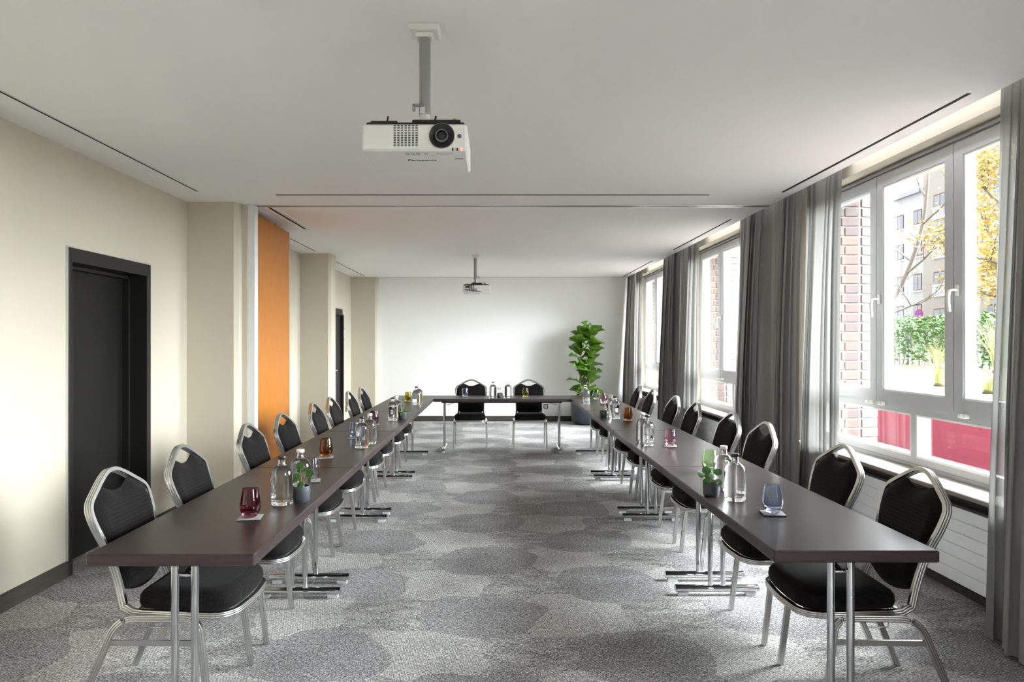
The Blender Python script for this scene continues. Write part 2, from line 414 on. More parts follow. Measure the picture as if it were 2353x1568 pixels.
m.box(-3.0, XL, Y0, D1[0], 0, ZC).box(-3.0, XL, D1[1], D2[0], 0, ZC).box(-3.0, XL, D2[1], YB, 0, ZC)
for d in (D1, D2): m.box(-3.0, XL, d[0], d[1], d[2], ZC)
struct(m.build('wall_left', 'wall_beige'), 'beige left wall')
# columns with a small chamfered corner
def column(name, y0, y1, x1):
    c = .035
    m = MB().add([(XL, y0, 0), (x1 - c, y0, 0), (x1, y0 + c, 0), (x1, y1, 0), (XL, y1, 0), (XL, y0, ZC), (x1 - c, y0, ZC), (x1, y0 + c, ZC), (x1, y1, ZC), (XL, y1, ZC)],
                 [(0, 1, 6, 5), (1, 2, 7, 6), (2, 3, 8, 7), (3, 4, 9, 8), (4, 0, 5, 9)])
    struct(m.build(name, 'wall_beige'), 'beige boxed-out wall column')
column('wall_column_1', 6.32, 6.50, -2.295)
column('wall_column_2', 9.96, 10.27, -2.32)
column('wall_column_3', 13.45, YB, -2.26)
# partition end post and track
struct(MB().box(-2.745, -2.245, 6.43, 6.47, 0, ZC - .001).build('wall_partition_nib', 'wall_beige'), 'beige nib beside the white end post')
struct(MB().box(-2.245, -2.185, 6.44, 6.53, 0, ZC - .001).build('trim_1', 'white_paint'), 'white partition end post')
m = MB().box(-2.185, XE, 6.45, 6.475, ZC - .006, ZC + .001).box(-2.185, XE, 6.505, 6.53, ZC - .006, ZC + .001)
t = m.build('trim_2', 'alu_trim'); struct(t, 'metal partition track across the ceiling')
MB().box(-2.185, XE, 6.475, 6.505, ZC - .003, ZC + .001).build('track_slot', 'black_slot', t)
struct(MB().box(XL + .5, XE, YB - .13, YB - .115, ZC - .004, ZC + .001).build('trim_3', 'grey_trim'), 'thin joint line in the ceiling before the back wall')
# ceiling hatch over the parked partition
h = MB().box(-2.07, -2.035, 6.55, 7.86, ZC - .008, ZC).box(-2.20, -2.10, 6.55, 6.57, ZC - .006, ZC).box(-2.75, -2.15, 6.66, 6.68, ZC - .006, ZC).box(-2.75, -2.10, 7.80, 7.815, ZC - .006, ZC).box(-2.155, -2.14, 6.66, 7.81, ZC - .006, ZC).build('trim_4', 'soffit_white'); struct(h, 'flush white hatch frame in the ceiling')
MB().box(-2.105, -2.085, 6.52, 7.80, ZC - .003, ZC + .001).build('track_slot', 'black_slot', h)

# baseboards
def baseboard(name, segs):
    m = MB()
    for (x0, x1, y0, y1) in segs: m.box(x0, x1, y0, y1, 0, .092).box(x0 + .004 * (x1 - x0 < .03), x1 - .004 * (x1 - x0 < .03), y0, y1, .092, .1)
    struct(m.build(name, 'baseboard_dark'), 'dark brown skirting board')
baseboard('baseboard_left', [(XL, XL + .016, Y0, D1[0] - .004), (XL, XL + .016, D1[1] + .004, 6.32), (XL, XL + .016, 7.78, 9.96), (XL, XL + .016, 10.27, D2[0] - .01), (XL, XL + .016, D2[1] + .01, 13.45),
                            (XL, -2.31, 6.304, 6.32), (XL, -2.335, 9.944, 9.96), (XL, -2.28, 13.434, 13.45)])
baseboard('baseboard_back', [(-2.26, 2.66, YB - .016, YB)])
# doors
def door(name, y0, y1, zt, depth, label):
    r = empty(name); struct(r, label); xf = XL
    fr = MB().box(xf - depth, xf + .012, y0, y0 + .05, 0, zt).box(xf - depth, xf + .012, y1 - .062, y1, 0, zt).box(xf - depth, xf + .012, y0 + .05, y1 - .062, zt - .09, zt)
    fr.box(xf - depth, xf - depth + .05, y0 + .05, y0 + .075, 0, zt - .09).box(xf - depth, xf - depth + .05, y1 - .085, y1 - .062, 0, zt - .09).box(xf - depth, xf - depth + .05, y0 + .05, y1 - .062, zt - .115, zt - .09)
    fr.build('door_frame', 'door_frame_dark', r)
    MB().box(xf - depth - .045, xf - depth, y0 + .03, y1 - .04, 0.004, zt - .07).build('door_leaf', 'door_dark', r)
    MB().box(xf - .002, xf + .014, y0 - .007, y0, 0.1, zt + .007).box(xf - .002, xf + .014, y0, y1, zt, zt + .007).build('edge_strip', 'alu_trim', r)
    return r
d1 = door('door_1', *D1, .17, 'near black door set deep in a dark frame')
d2 = door('door_2', *D2, .004, 'narrow dark door between the far columns')
hd = MB().lathe([(.024, 0), (.024, .008)], 16).tube([(0, 0, .0), (0, 0, .05)], .009).tube([(0, 0, .05), (0, .12, .05)], .009).build('door_handle', 'alu_trim', d2)
hd.rotation_euler = (0, R(90), 0); hd.location = (XL - .012, 12.0, 1.03)
# right wall
m = MB()
Yprev = YB
for wf in WF: m.box(XR, 2.93, wf, Yprev, 0, 2.95); Yprev = wf - WI
m.box(XR, 2.93, Y0, Yprev, 0, 2.95)
for wf in WF:
    m.box(XR, 2.93, wf - WI, wf, ZT, 2.95); m.box(2.77, 2.93, wf - WI, wf, 0, ZS - .03)
struct(m.build('wall_right', 'wall_beige'), 'beige window wall with piers between the windows')
m = MB()
Yprev = YB + .3
for wf in WF: m.box(2.93, 3.13, wf + .12, Yprev - .05, -.3, 3.4); Yprev = wf - WI
m.box(2.93, 3.20, Y0 - .3, Yprev - .05, -.3, 3.4)
for wf in WF: m.box(2.93, 3.20, wf - WI - .05, wf + .05, 2.80, 3.4).box(2.93, 3.20, wf - WI - .05, wf + .05, -.3, .60)
struct(m.build('wall_outer', 'mortar'), 'outer masonry leaf of the window wall')
m = MB(); Yprev = YB
for wf in WF: m.box(XR - .016, XR, wf, Yprev, 0, .1).box(2.754, 2.77, wf - WI, wf, 0, .1); Yprev = wf - WI
struct(m.build('baseboard_right', 'baseboard_dark'), 'dark brown skirting board along the window wall')

# brick piers outside: every brick a piece
BRK = {}
def brick_mesh(lx, ly):
    k = (round(lx, 3), round(ly, 3))
    if k not in BRK: BRK[k] = MB().cbox(-lx / 2, lx / 2, -ly / 2, ly / 2, -.0355, .0355, .004).mesh('brick', 'brick_clay')
    return BRK[k]
random.seed(4)
for i, wf in enumerate(WF[:3]):
    yb = wf + .05
    p = struct(MB().add([(2.935, yb - .004, .3), (3.155, yb - .004, .3), (3.34, yb + .066, .3), (3.34, yb + .5, .3), (2.935, yb + .5, .3)] + [(2.935, yb - .004, 3.3), (3.155, yb - .004, 3.3), (3.34, yb + .066, 3.3), (3.34, yb + .5, 3.3), (2.935, yb + .5, 3.3)],
                        [(0, 1, 6, 5), (1, 2, 7, 6), (2, 3, 8, 7), (3, 4, 9, 8), (4, 0, 5, 9), (5, 6, 7, 8, 9)]).build('wall_brick_pier_%d' % (3 - i), 'mortar'), 'brick pier outside the window')
    for c in range(28):
        z = .46 + c * .0833
        if z > 2.85: break
        odd = c % 2
        cut = 2.985 if odd else 3.015
        segs = [(2.938, cut - .006), (cut + .006, 3.142)]
        for (a, b2) in segs:
            obj('brick', brick_mesh(b2 - a, .03), p, ((a + b2) / 2, yb - .004, z))
        q = obj('brick', brick_mesh(.185 if odd else .178, .03), p, (3.249, yb + .031, z)); q.rotation_euler = (0, 0, R(20.7))
        for kk in range(2):
            obj('brick', brick_mesh(.03, .20), p, (3.34, yb + .182 + kk * .212, z))

# ---------------------------------------------------------------- windows
def window(n, yf):
    r = empty('window_%d' % n); struct(r, 'white three-part window with two low fixed panes'); yn = yf - WI
    X0, X1 = 2.80, 2.90
    f = MB().box(X0, X1, yn, yf, ZT - .055, ZT).box(X0, X1, yn, yn + .03, ZS, ZT - .055).box(X0, X1, yf - .03, yf, ZS, ZT - .055)
    f.box(X0, X1, yn + .03, yf - .03, ZS, .725).box(X0, X1, yn + .03, yf - .03, 1.012, 1.075)
    ym = (yn + yf) / 2
    f.box(X0, X1, ym - .028, ym + .028, .725, 1.012)
    f.build('window_frame', 'window_shaded_white', r)
    MB().box(X0 - .03, X0, yn, yf, ZT - .035, ZT - .022).box(X0 - .012, X0, yn, yf, ZT - .05, ZT - .043).build('head_track', 'grey_trim', r)
    MB().box(X0 - .006, X0, yn, yf, .678, .682).build('seam', 'grey_trim', r)
    for (a, b2) in ((yn + .03, ym - .028), (ym + .028, yf - .03)):      # low fixed panes
        p = MB().box(2.848, 2.852, a, b2, .725, 1.012).build('pane', 'pane_glass', r)
        MB().box(2.80, 2.846, a, a + .014, .725, 1.012).box(2.80, 2.846, b2 - .014, b2, .725, 1.012).box(2.80, 2.846, a + .014, b2 - .014, .725, .74).box(2.80, 2.846, a + .014, b2 - .014, 1.0, 1.012).build('glazing_bead', 'white_paint', r)
    sw = (WI - .06) / 3
    for k in range(3):
        a, b2 = yf - .03 - sw * (k + 1) + .004, yf - .03 - sw * k - .004; z0, z1 = 1.068, 2.705; w = .082; s0, s1 = 2.785, 2.865
        s = MB().box(s0, s1, a, a + w, z0, z1).box(s0, s1, b2 - w, b2, z0, z1).box(s0, s1, a + w, b2 - w, z0, z0 + w).box(s0, s1, a + w, b2 - w, z1 - w, z1).build('sash', 'window_shaded_white', r)
        MB().box(s0 + .052, s0 + .056, a + w, b2 - w, z0 + w, z1 - w).build('pane', 'pane_glass', s)
        e = .012
        MB().box(s0 + .008, s0 + .05, a + w, a + w + e, z0 + w, z1 - w).box(s0 + .008, s0 + .05, b2 - w - e, b2 - w, z0 + w, z1 - w).box(s0 + .008, s0 + .05, a + w + e, b2 - w - e, z0 + w, z0 + w + e).box(s0 + .008, s0 + .05, a + w + e, b2 - w - e, z1 - w - e, z1 - w).build('glazing_bead', 'white_paint', s)
        MB().box(s0 + .03, s0 + .048, b2 + .0005, b2 + .0075, z0, z1).build('seal', 'window_seal', s)
        if k:
            y = b2 - w / 2; zz = 1.81
            hm = MB().cbox(s0 - .012, s0, y - .015, y + .015, zz - .035, zz + .035, .004)
            hm.sweep(smoothpath([(s0 - .01, y, zz), (s0 - .045, y, zz), (s0 - .058, y, zz - .012), (s0 - .062, y, zz - .06), (s0 - .056, y, zz - .13)], 4), [(.011, .006), (-.011, .006), (-.011, -.006), (.011, -.006)], (0, 1, 0))
            hm.build('handle', 'white_plastic', s, 40)
    for yy in (yf - .03 - sw + .09, yf - .03 - sw - .07, yf - .03 - 2 * sw - .10):
        MB().cbox(X0 - .03, X0, yy - .03, yy + .03, 1.042, 1.068, .004).cbox(X0 - .038, X0 - .028, yy - .005, yy + .028, 1.045, 1.066, .002).build('catch', 'white_plastic', r)
    # portal so that the daylight is sampled through the opening (emits nothing itself)
    ld = bpy.data.lights.new('window_portal', 'AREA'); ld.shape = 'RECTANGLE'; ld.size = WI + .1; ld.size_y = ZT - ZS + .1
    ld.cycles.is_portal = True
    lo = bpy.data.objects.new('window_portal', ld); COL.objects.link(lo); lo.location = (3.0, ym, (ZT + ZS) / 2); lo.rotation_euler = (R(90), 0, R(90))
for i, wf in enumerate(WF): window(i + 1, wf)  # fourth window is unseen, added to bring daylight into the near room
for i, wf in enumerate(WF):
    wd = ['farthest', 'middle', 'nearest', 'rear'][i]
    s = MB().box(2.58, 2.80, wf - WI + .002, wf - .002, ZS - .024, ZS).build('window_sill', 'sill_stone'); struct(s, 'pale stone window sill')
    MB().box(2.574, 2.58, wf - WI + .002, wf - .002, ZS - .025, ZS - .003).build('sill_edge', 'sill_edge', s)
    rl = ['low white panel radiator under the window nearest the fig plant', 'low white panel radiator under the middle window', 'low white panel radiator under the big window with the red view', None][i]
    if rl is None: continue
    r = empty('radiator', (2.67, wf - WI / 2, 0), label=rl, cat='radiator', group='radiators under the windows')
    L2 = WI / 2 - .01
    MB().box(.012, .07, -L2, L2, .098, .53).build('core', 'radiator_white', r)
    pm = MB().cbox(0, .014, -L2, L2, .001, .0715, .002).mesh('panel', 'radiator_white')
    for k in range(6): obj('panel', pm, r, (0, 0, .098 + k * .0733))
    MB().box(.0, .075, -L2, L2, .538, .552).build('top_grille', 'niche_dark', r)
    MB().box(.055, .095, -L2, L2, .552, .625).build('back_plate', 'niche_dark', r)
    for s_ in (-1, 1): MB().box(.02, .06, s_ * .9 - .015, s_ * .9 + .015, 0, .1).build('foot', 'niche_dark', r)

# ---------------------------------------------------------------- curtains
def curtain(name, material, y0, y1, xt, xb, folds, amp, seed, label, cat, shift=0.0, z0=.012, z1=2.94, grp=None):
    rnd = random.Random(seed); nf = folds; cols = nf * 12; rows = 12
    ph = [0]
    for k in range(cols): ph.append(ph[-1] + 2 * math.pi * nf / cols * (1 + .55 * math.sin(k * .21 + seed) + .3 * math.sin(k * .083 + 2 * seed)))
    am = [(.62 + .38 * math.sin(k * .13 + seed * 3)) for k in range(cols + 1)]
    def surf(off, za, zb, nr):
        g = []
        for i in range(nr + 1):
            z = zb + (za - zb) * i / nr; t = 1 - (z - z0) / (z1 - z0); r = []
            for k in range(cols + 1):
                s = k / cols
                a = amp * (.6 + .4 * min(1, t * 1.6)) * am[k]
                sn = math.sin(ph[k] + .35 * math.sin(2.2 * t + k * .02)); x = xt + (xb - xt) * t ** .8 + a * math.copysign(abs(sn) ** .75, sn) + 0 * (ph[k] + .35 * math.sin(2.2 * t + k * .02)) + .008 * math.sin(5 * t + k * .05)
                y = y0 + (y1 - y0) * s + a * .8 * math.cos(ph[k] * 2 + .6) + shift * t
                r.append((x + off, y, z))
            g.append(r)
        return g
    o = MB().grid(surf(0, z0, z1, rows)).build(name, material, None, True); tag(o, label, cat, grp)
    MB().grid(surf(-.0025, z0, z0 + .085, 2)).build('hem', material, o, True)
    return o
G1, G2 = 'heavy grey curtains', 'sheer curtains'
curtain('curtain', 'curtain_grey', 3.43, 1.35, 2.54, 2.44, 17, .062, 1, 'dark grey curtain at the right end of the big window, nearest the camera', 'curtain', 0, grp=G1)  # unseen length drawn across the added window to dim the foreground
curtain('sheer_curtain', 'sheer_white', 3.62, 3.38, 2.565, 2.50, 4, .028, 2, 'sheer curtain beside the nearest grey curtain, over the red view', 'curtain', .02, grp=G2)
curtain('curtain', 'curtain_grey', 6.47, 5.86, 2.53, 2.47, 6, .060, 3, 'grey curtain just nearer than the partition track, beside the wide sheer', 'curtain', -.02, grp=G1)
curtain('sheer_curtain', 'sheer_white', 5.97, 5.36, 2.60, 2.53, 7, .030, 4, 'wide sheer curtain at the far side of the big window', 'curtain', .0, grp=G2)
curtain('curtain', 'curtain_grey', 7.36, 6.53, 2.53, 2.46, 8, .060, 5, 'grey curtain just beyond the partition track, covering the middle window', 'curtain', .08, grp=G1)
curtain('sheer_curtain', 'sheer_white', 7.62, 7.25, 2.60, 2.54, 4, .025, 6, 'narrow sheer at the near side of the middle window', 'curtain', .06, grp=G2)
curtain('curtain', 'curtain_grey', 10.75, 9.55, 2.53, 2.47, 11, .060, 7, 'grey curtain between the middle and the farthest window', 'curtain', .1, grp=G1)
curtain('sheer_curtain', 'sheer_white', 9.66, 9.02, 2.58, 2.52, 8, .028, 8, 'sheer curtain at the far side of the middle window', 'curtain', .0, grp=G2)
curtain('sheer_curtain', 'sheer_white', 11.0, 10.6, 2.60, 2.55, 4, .025, 9, 'thin sheer strip at the near side of the farthest window', 'curtain', .08, grp=G2)
curtain('curtain', 'curtain_grey', 13.6, 12.95, 2.50, 2.40, 6, .055, 10, 'grey curtain in the corner by the back wall', 'curtain', -.03, grp=G1)
curtain('sheer_curtain', 'sheer_white', 13.2, 12.58, 2.58, 2.54, 6, .028, 11, 'sheer curtain beside the corner curtain, behind the fig plant', 'curtain', .0, grp=G2)

# ---------------------------------------------------------------- orange partition leaf
p = empty('folding_partition', (-2.25, 7.14, 0), label='tall orange wood veneer partition panel parked against the left wall', cat='partition')
MB().box(-.12, 0, -.60, .59, .012, 2.69).build('veneer_panel', 'orange_veneer', p)
MB().box(-.12, .004, .59, .60, .012, 2.69).box(-.12, .004, -.61, -.60, .012, 2.69).build('edge_profile', 'alu_trim', p)
MB().box(-.10, -.02, -.58, .57, .0, .012).build('floor_seal', 'black_plastic', p)
MB().tube([(-.06, -.3, 2.69), (-.06, -.3, ZC)], .012).tube([(-.06, .3, 2.69), (-.06, .3, ZC)], .012).build('hanger', 'chrome', p)

# ---------------------------------------------------------------- ceiling air slots
def slot(x0, x1, y0, y1, label):
    v = MB().box(x0, x1, y0, y1, ZC - .002, ZC + .001).build('air_slot', 'black_slot'); tag(v, label, 'ceiling vent', 'ceiling air slots')
    if x1 - x0 > y1 - y0: MB().box(x0, x1, y1, y1 + .004, ZC - .004, ZC + .001).build('slot_edge', 'alu_trim', v)
    else: MB().box(x1, x1 + .004, y0, y1, ZC - .004, ZC + .001).build('slot_edge', 'alu_trim', v)
for (a, b2, wd) in ((3.3, 5.87, 'nearest'), (7.2, 9.7, 'second'), (10.95, 13.3, 'third')):
    slot(-2.47, -2.452, a, b2, 'thin black air slot in the ceiling along the door wall, %s from the camera' % wd)
for (a, b2, wd) in ((3.57, 5.9, 'nearest'), (7.2, 9.54, 'second'), (10.85, 13.3, 'third')):
    slot(2.352, 2.37, a, b2, 'thin black air slot in the ceiling along the curtains, %s from the camera' % wd)
slot(-1.86, 1.79, 6.0, 6.02, 'long thin black air slot running across the ceiling')

# ---------------------------------------------------------------- chairs
def ribbed(w, d):
    # tube section: d deep (u), w wide, with two grooves on each broad side
    h, g = w / 2, w * .10; pts = []
    q = d / 2
    side = [(-.5, .80), (-.40, 1), (-.22, 1), (-.17, .86), (-.12, 1), (.12, 1), (.17, .86), (.22, 1), (.40, 1), (.5, .80)]
    for (u, k) in side: pts.append((u * d, h * k))
    for (u, k) in side[::-1]: pts.append((u * d, -h * k))
    return pts
BW = [(.40, .196), (.45, .190), (.52, .183), (.612, .186), (.68, .202), (.74, .221), (.79, .229), (.822, .226), (.846, .210), (.864, .184), (.886, .146), (.909, .106), (.929, .066), (.941, .034), (.945, 0)]
def bw(z):
    for i in range(len(BW) - 1):
        a, b2 = BW[i], BW[i + 1]
        if a[0] <= z <= b2[0]: return a[1] + (b2[1] - a[1]) * (z - a[0]) / (b2[0] - a[0])
    return 0
XS = lambda z: -.10 - .30 * (z - .42) - .03 * max(0, z - .7)      # side line of the back
def make_chair():
    r = empty('banquet_chair')
    # back frame: seat rail stub, bend, upright, shoulder, arch, mirrored
    half = [(XS(z), -w, z) for z, w in BW]
    ctrl = half + [(x, -y, z) for (x, y, z) in half[-2::-1]]
    arch = smoothpath(ctrl, 4)
    st = [(.06, -.198, .402), (-.02, -.198, .402), (-.062, -.198, .408), (-.088, -.198, .424)]
    arch = [Vector(q) for q in st] + arch[2:-2] + [Vector((x, -y, z)) for (x, y, z) in st[::-1]]
    MB().sweep(arch, ribbed(.020, .030), (1, 0, .3)).build('back_frame', 'aluminium', r, 50)
    # back pad
    def pad(off, side):
        rows = []
        for i in range(17):
            s = i / 16; row = []
            for j in range(25):
                u = -1 + j / 12; au = abs(u)
                zb = .455 + .042 * u * u
                zt = .862 + .030 * (au / .45) ** 2 if au < .45 else .892 - .070 * ((au - .45) / .55) ** 2
                z = zb + (zt - zb) * s
                w = (bw(z) if z < .76 else .222) - .010
                e = min(1, (1 - au) * 7) * min(1, s * 9 + .0) * min(1, (1 - s) * 9)
                e = max(0, e) ** .5
                x = XS(z) + (off * e if side > 0 else -.004 - .010 * e)
                row.append((x, u * w, z))
            rows.append(row)
        return rows
    MB().grid(pad(.030, 1)).grid(pad(.0, -1), True).build('backrest', 'chair_fabric', r, 70)
    # seat cushion
    def outline(ins):
        pts = []
        w0, w1, f0, f1, rr = .193 - ins, .218 - ins, -.045 + ins, .345 - ins, .085
        pts += [(f0, -w0 + .02), (f0 + .02, -w0)]
        c = (f1 - rr, -(w1 - rr))
        for k in range(9):
            a = -math.pi / 2 + math.pi / 2 * k / 8; pts.append((c[0] + rr * math.cos(a), c[1] + rr * math.sin(a)))
        for k in range(1, 6): pts.append((f1 + .010 * math.sin(math.pi * k / 6), c[1] + (2 * -c[1]) * k / 6))
        for k in range(9):
            a = math.pi / 2 * k / 8; pts.append((c[0] + rr * math.cos(a), -c[1] + rr * math.sin(a)))
        pts += [(f0 + .02, w0), (f0, w0 - .02)]
        for k in range(1, 4): pts.append((f0, (w0 - .02) * (1 - k / 2)))
        return pts
    m = MB(); lv = [(.415, .012), (.424, .002), (.445, -.003), (.470, 0), (.487, .010), (.496, .028), (.500, .06), (.498, .12)]
    base = outline(0); n = len(base)
    cx = .15
    vs = []; fs = []
    for (z, ins) in lv:
        o = outline(min(ins, .03))
        for (x, y) in o:
            k = 1 - max(0, ins - .03) * 4.2; vs.append((cx + (x - cx) * k, y * k, z))
    for i in range(len(lv) - 1):
        for j in range(n): fs.append((i * n + j, i * n + (j + 1) % n, (i + 1) * n + (j + 1) % n, (i + 1) * n + j))
    fs.append(tuple(range(n))[::-1]); fs.append(tuple(range((len(lv) - 1) * n, len(lv) * n)))
    m.add(vs, fs).build('seat', 'chair_fabric', r, 80)
    # seat rail under the cushion
    rail = [(x, y, .404) for (x, y) in outline(-.004)]
    MB().sweep(rail, ribbed(.022, .026), (0, 0, 1), True).build('seat_frame', 'aluminium', r, 50)
    MB().box(.02, .30, -.19, .19, .396, .414).build('seat_board', 'black_plastic', r)
    for s in (-1, 1):
        y = s * .226
        rear = fillet([(-.275, s * .234, .0), (-.110, s * .226, .392), (.055, y, .392)], [.075], 7)
        front = fillet([(.055, y, .392), (.215, y, .392), (.262, s * .234, .0)], [.06], 7)
        MB().sweep(rear, ribbed(.019, .026), (1, 0, .5)).build('leg', 'aluminium', r, 50)
        MB().sweep(front, ribbed(.019, .026), (1, 0, -.5)).build('leg', 'aluminium', r, 50)
        MB().box(-.152, .226, s * .229 - .004, s * .229 + .004, .285, .307).build('stretcher', 'aluminium', r)
    for s in (-1, 1):
        y = s * .21
        MB().tube(smoothpath([(.0, y, .385), (.0, y, .36), (.01, y, .352), (.08, y, .352), (.09, y, .36), (.09, y, .385)], 3), .003, 6).build('link_clip', 'chrome', r, True)
    return r
chair0 = make_chair(); used = []
def place_chair(x, y, rz, label, group):
    c = chair0 if not used else copy_tree(chair0)
    used.append(c); c.location = (x, y, 0); c.rotation_euler = (0, 0, rz); tag(c, label, 'chair', group)
lc = [3.07, 3.76, 4.75, 5.47, 6.44, 7.12, 7.97, 8.69]
rc = [3.07, 3.76, 4.85, 5.53, 6.53, 7.30, 8.36, 9.15]
ordn = ['first', 'second', 'third', 'fourth', 'fifth', 'sixth', 'seventh', 'eighth']
random.seed(9)
for i, y in enumerate(lc):
    place_chair(-1.40 + random.uniform(-.006, .006), y, R(random.uniform(-1.5, 1.5)), 'black banquet chair on the door side, %s from the camera' % ordn[i], 'banquet chairs along the door side')
for i, y in enumerate(rc):
    place_chair(1.575 + random.uniform(-.006, .006), y, R(180 + random.uniform(-1.5, 1.5)), 'black banquet chair on the window side, %s from the camera' % ordn[i], 'banquet chairs along the window side')
place_chair(-.375, 10.27, R(-90), 'black banquet chair at the head table, behind the blue glass', 'banquet chairs at the head table')
place_chair(.470, 10.27, R(-90), 'black banquet chair at the head table, nearer the fig plant', 'banquet chairs at the head table')

# ---------------------------------------------------------------- tables (long axis local y, centred)
TW, TL, TZ, TT = .60, 1.775, .74, .044
def table_top(r, w, l):
    t = MB().cbox(-w / 2, w / 2, -l / 2, l / 2, TZ - TT, TZ - .0005, .005).build('tabletop', 'table_edge', r)
    MB().box(-w / 2 + .0055, w / 2 - .0055, -l / 2 + .0055, l / 2 - .0055, TZ - .002, TZ).build('laminate', 'table_dark', t)
def make_table():
    r = empty('folding_table'); table_top(r, TW, TL - .004)
    MB().box(-.2, -.165, -TL / 2 + .1, TL / 2 - .1, TZ - TT - .022, TZ - TT).box(.165, .2, -TL / 2 + .1, TL / 2 - .1, TZ - TT - .022, TZ - TT).build('under_rail', 'black_plastic', r)
    for s in (-1, 1):
        y = s * (TL / 2 - .125)
        for x in (-.037, .037): MB().tube([(x, y, .05), (x, y, TZ - TT)], .0145, 14).build('post', 'chrome', r, 50)
        sec = [(.027 * math.cos(2 * math.pi * k / 16), .021 * math.sin(2 * math.pi * k / 16)) for k in range(16)]
        fb = MB().sweep([(-.245, y, .040), (.245, y, .040)], sec, (0, 1, 0)).build('foot_bar', 'chrome', r, 50)
        for x in (-.2, .2): MB().box(x - .03, x + .03, y - .016, y + .016, 0, .021).build('pad', 'pad_white', fb)
        MB().tube([(-.028, y, .628), (.028, y, .628)], .008, 8).build('cross_link', 'chrome', r, True)
        MB().sweep([(0, y - s * .006, .625), (0, y - s * .24, TZ - TT - .006)], [(.011, .004), (-.011, .004), (-.011, -.004), (.011, -.004)], (1, 0, 0)).build('brace', 'aluminium', r)
        MB().box(-.075, .075, y - .02, y + .02, TZ - TT - .012, TZ - TT).build('hinge_plate', 'black_plastic', r)
    return r
table0 = make_table(); tused = []
def place_table(x, y, rz, label):
    t = table0 if not tused else copy_tree(table0)
    tused.append(t); t.location = (x, y, 0); t.rotation_euler = (0, 0, rz); tag(t, label, 'table', 'tables of the U-shaped row')
for i in range(4): place_table(-1.16, 2.531 + TL * (i + .5), 0, 'dark brown folding table on the door side, %s from the camera' % ordn[i])
for i in range(4): place_table(1.30, 2.573 + TL * (i + .5), 0, 'dark brown folding table on the window side, %s from the camera' % ordn[i])
for o in tused[-4:]: pass
YH = 2.531 + 4 * TL + .30                                 # centre line of the head table
place_table(.070, YH, R(90), 'dark brown folding table across the end, before the two far chairs')
tused[-1].scale = (1, 1.856 / TL, 1)
def corner(x, label, dy):
    r = empty('corner_table', (x, YH + dy, 0), label=label, cat='table', group='square corner tables')
    table_top(r, .598, .596)
    for s in (-1, 1): MB().box(s * .2 - .02, s * .2 + .02, -.29, .29, TZ - TT - .02, TZ - TT - .0005).build('support_rail', 'black_plastic', r)
    MB().tube([(.2 if x > 0 else -.2, .22, 0), (.2 if x > 0 else -.2, .22, TZ - TT)], .0145, 12).build('post', 'chrome', r, 50)
corner(-1.16, 'square dark corner table joining the door side row and the head table', .001)
corner(1.30, 'square dark corner table joining the window side row and the head table', .043)

# ---------------------------------------------------------------- table ware
bottle_prof = [(.030, .0), (.046, .0), (.049, .004), (.050, .010), (.050, .135), (.0485, .148), (.044, .160), (.036, .170), (.026, .177), (.0195, .182), (.0175, .186), (.0172, .203), (.0182, .204), (.0182, .208), (.012, .208)]
water_prof = [(.025, .017), (.042, .018), (.0455, .022), (.0462, .030), (.0462, .134), (.0448, .146), (.0405, .157), (.033, .1665), (.024, .1735), (.019, .177)]
air_prof = [(.019, .1772), (.0162, .1805), (.0142, .185), (.0138, .2075)]
def make_bottle(cap):
    r = empty('water_bottle')
    MB().lathe(bottle_prof, 36).build('glass_body', 'bottle_glass', r, 40)
    MB().lathe(water_prof, 36).build('water', 'bottle_water', r, 40)
    MB().lathe(air_prof, 24).build('neck_air', 'bottle_air', r, 40)
    MB().lathe([(.0185, .2085), (.0192, .2095), (.0192, .2215), (.0180, .2230)], 24).build('stopper', cap, r, 40)
    return r
bb, bwh = make_bottle('cap_black'), make_bottle('cap_white'); bn = {id(bb): 0, id(bwh): 0}
def bottle(src, x, y, label):
    b = src if not bn[id(src)] else copy_tree(src); bn[id(src)] += 1
    b.location = (x, y, TZ); b.rotation_euler = (0, 0, random.uniform(0, 6)); tag(b, label, 'bottle', 'water bottles on the tables')
tum_out = [(.022, 0), (.0265, .0015), (.0290, .006), (.0360, .016), (.0415, .030), (.0440, .046), (.0435, .064), (.0405, .088), (.0365, .110), (.0345, .122)]
tum_in = [(.0333, .122), (.0353, .110), (.0393, .088), (.0423, .064), (.0427, .046), (.0395, .030), (.0330, .020), (.022, .0145), (.004, .0135)]
def make_tumbler(material, name='tumbler'):
    return MB().lathe(tum_out + tum_in, 40).mesh(name, material, 60)
TM = {}
def tumbler(colour, x, y, label, rz=0, coaster=True):
    if colour not in TM: TM[colour] = make_tumbler('tumbler_' + colour)
    g = obj('drinking_glass', TM[colour], None, (x, y, TZ + .0068)); tag(g, label, 'glass', 'coloured drinking glasses')
    c = coaster_copy(x, y, rz, 'grey felt coaster under the ' + label)
co_mesh = []
def coaster_copy(x, y, rz, label):
    if not co_mesh:
        co_mesh.append(MB().cbox(-.047, .047, -.047, .047, 0, .0042, .001).mesh('coaster', 'coaster_edge'))
        co_mesh.append(MB().box(-.0465, .0465, -.0465, .0465, .0042, .0062).mesh('felt_top', 'coaster_felt'))
    c = obj('coaster', co_mesh[0], None, (x, y, TZ + .0003), rz); obj('felt_top', co_mesh[1], c)
    tag(c, ' '.join(label.split()[:16]), 'coaster', 'felt coasters')
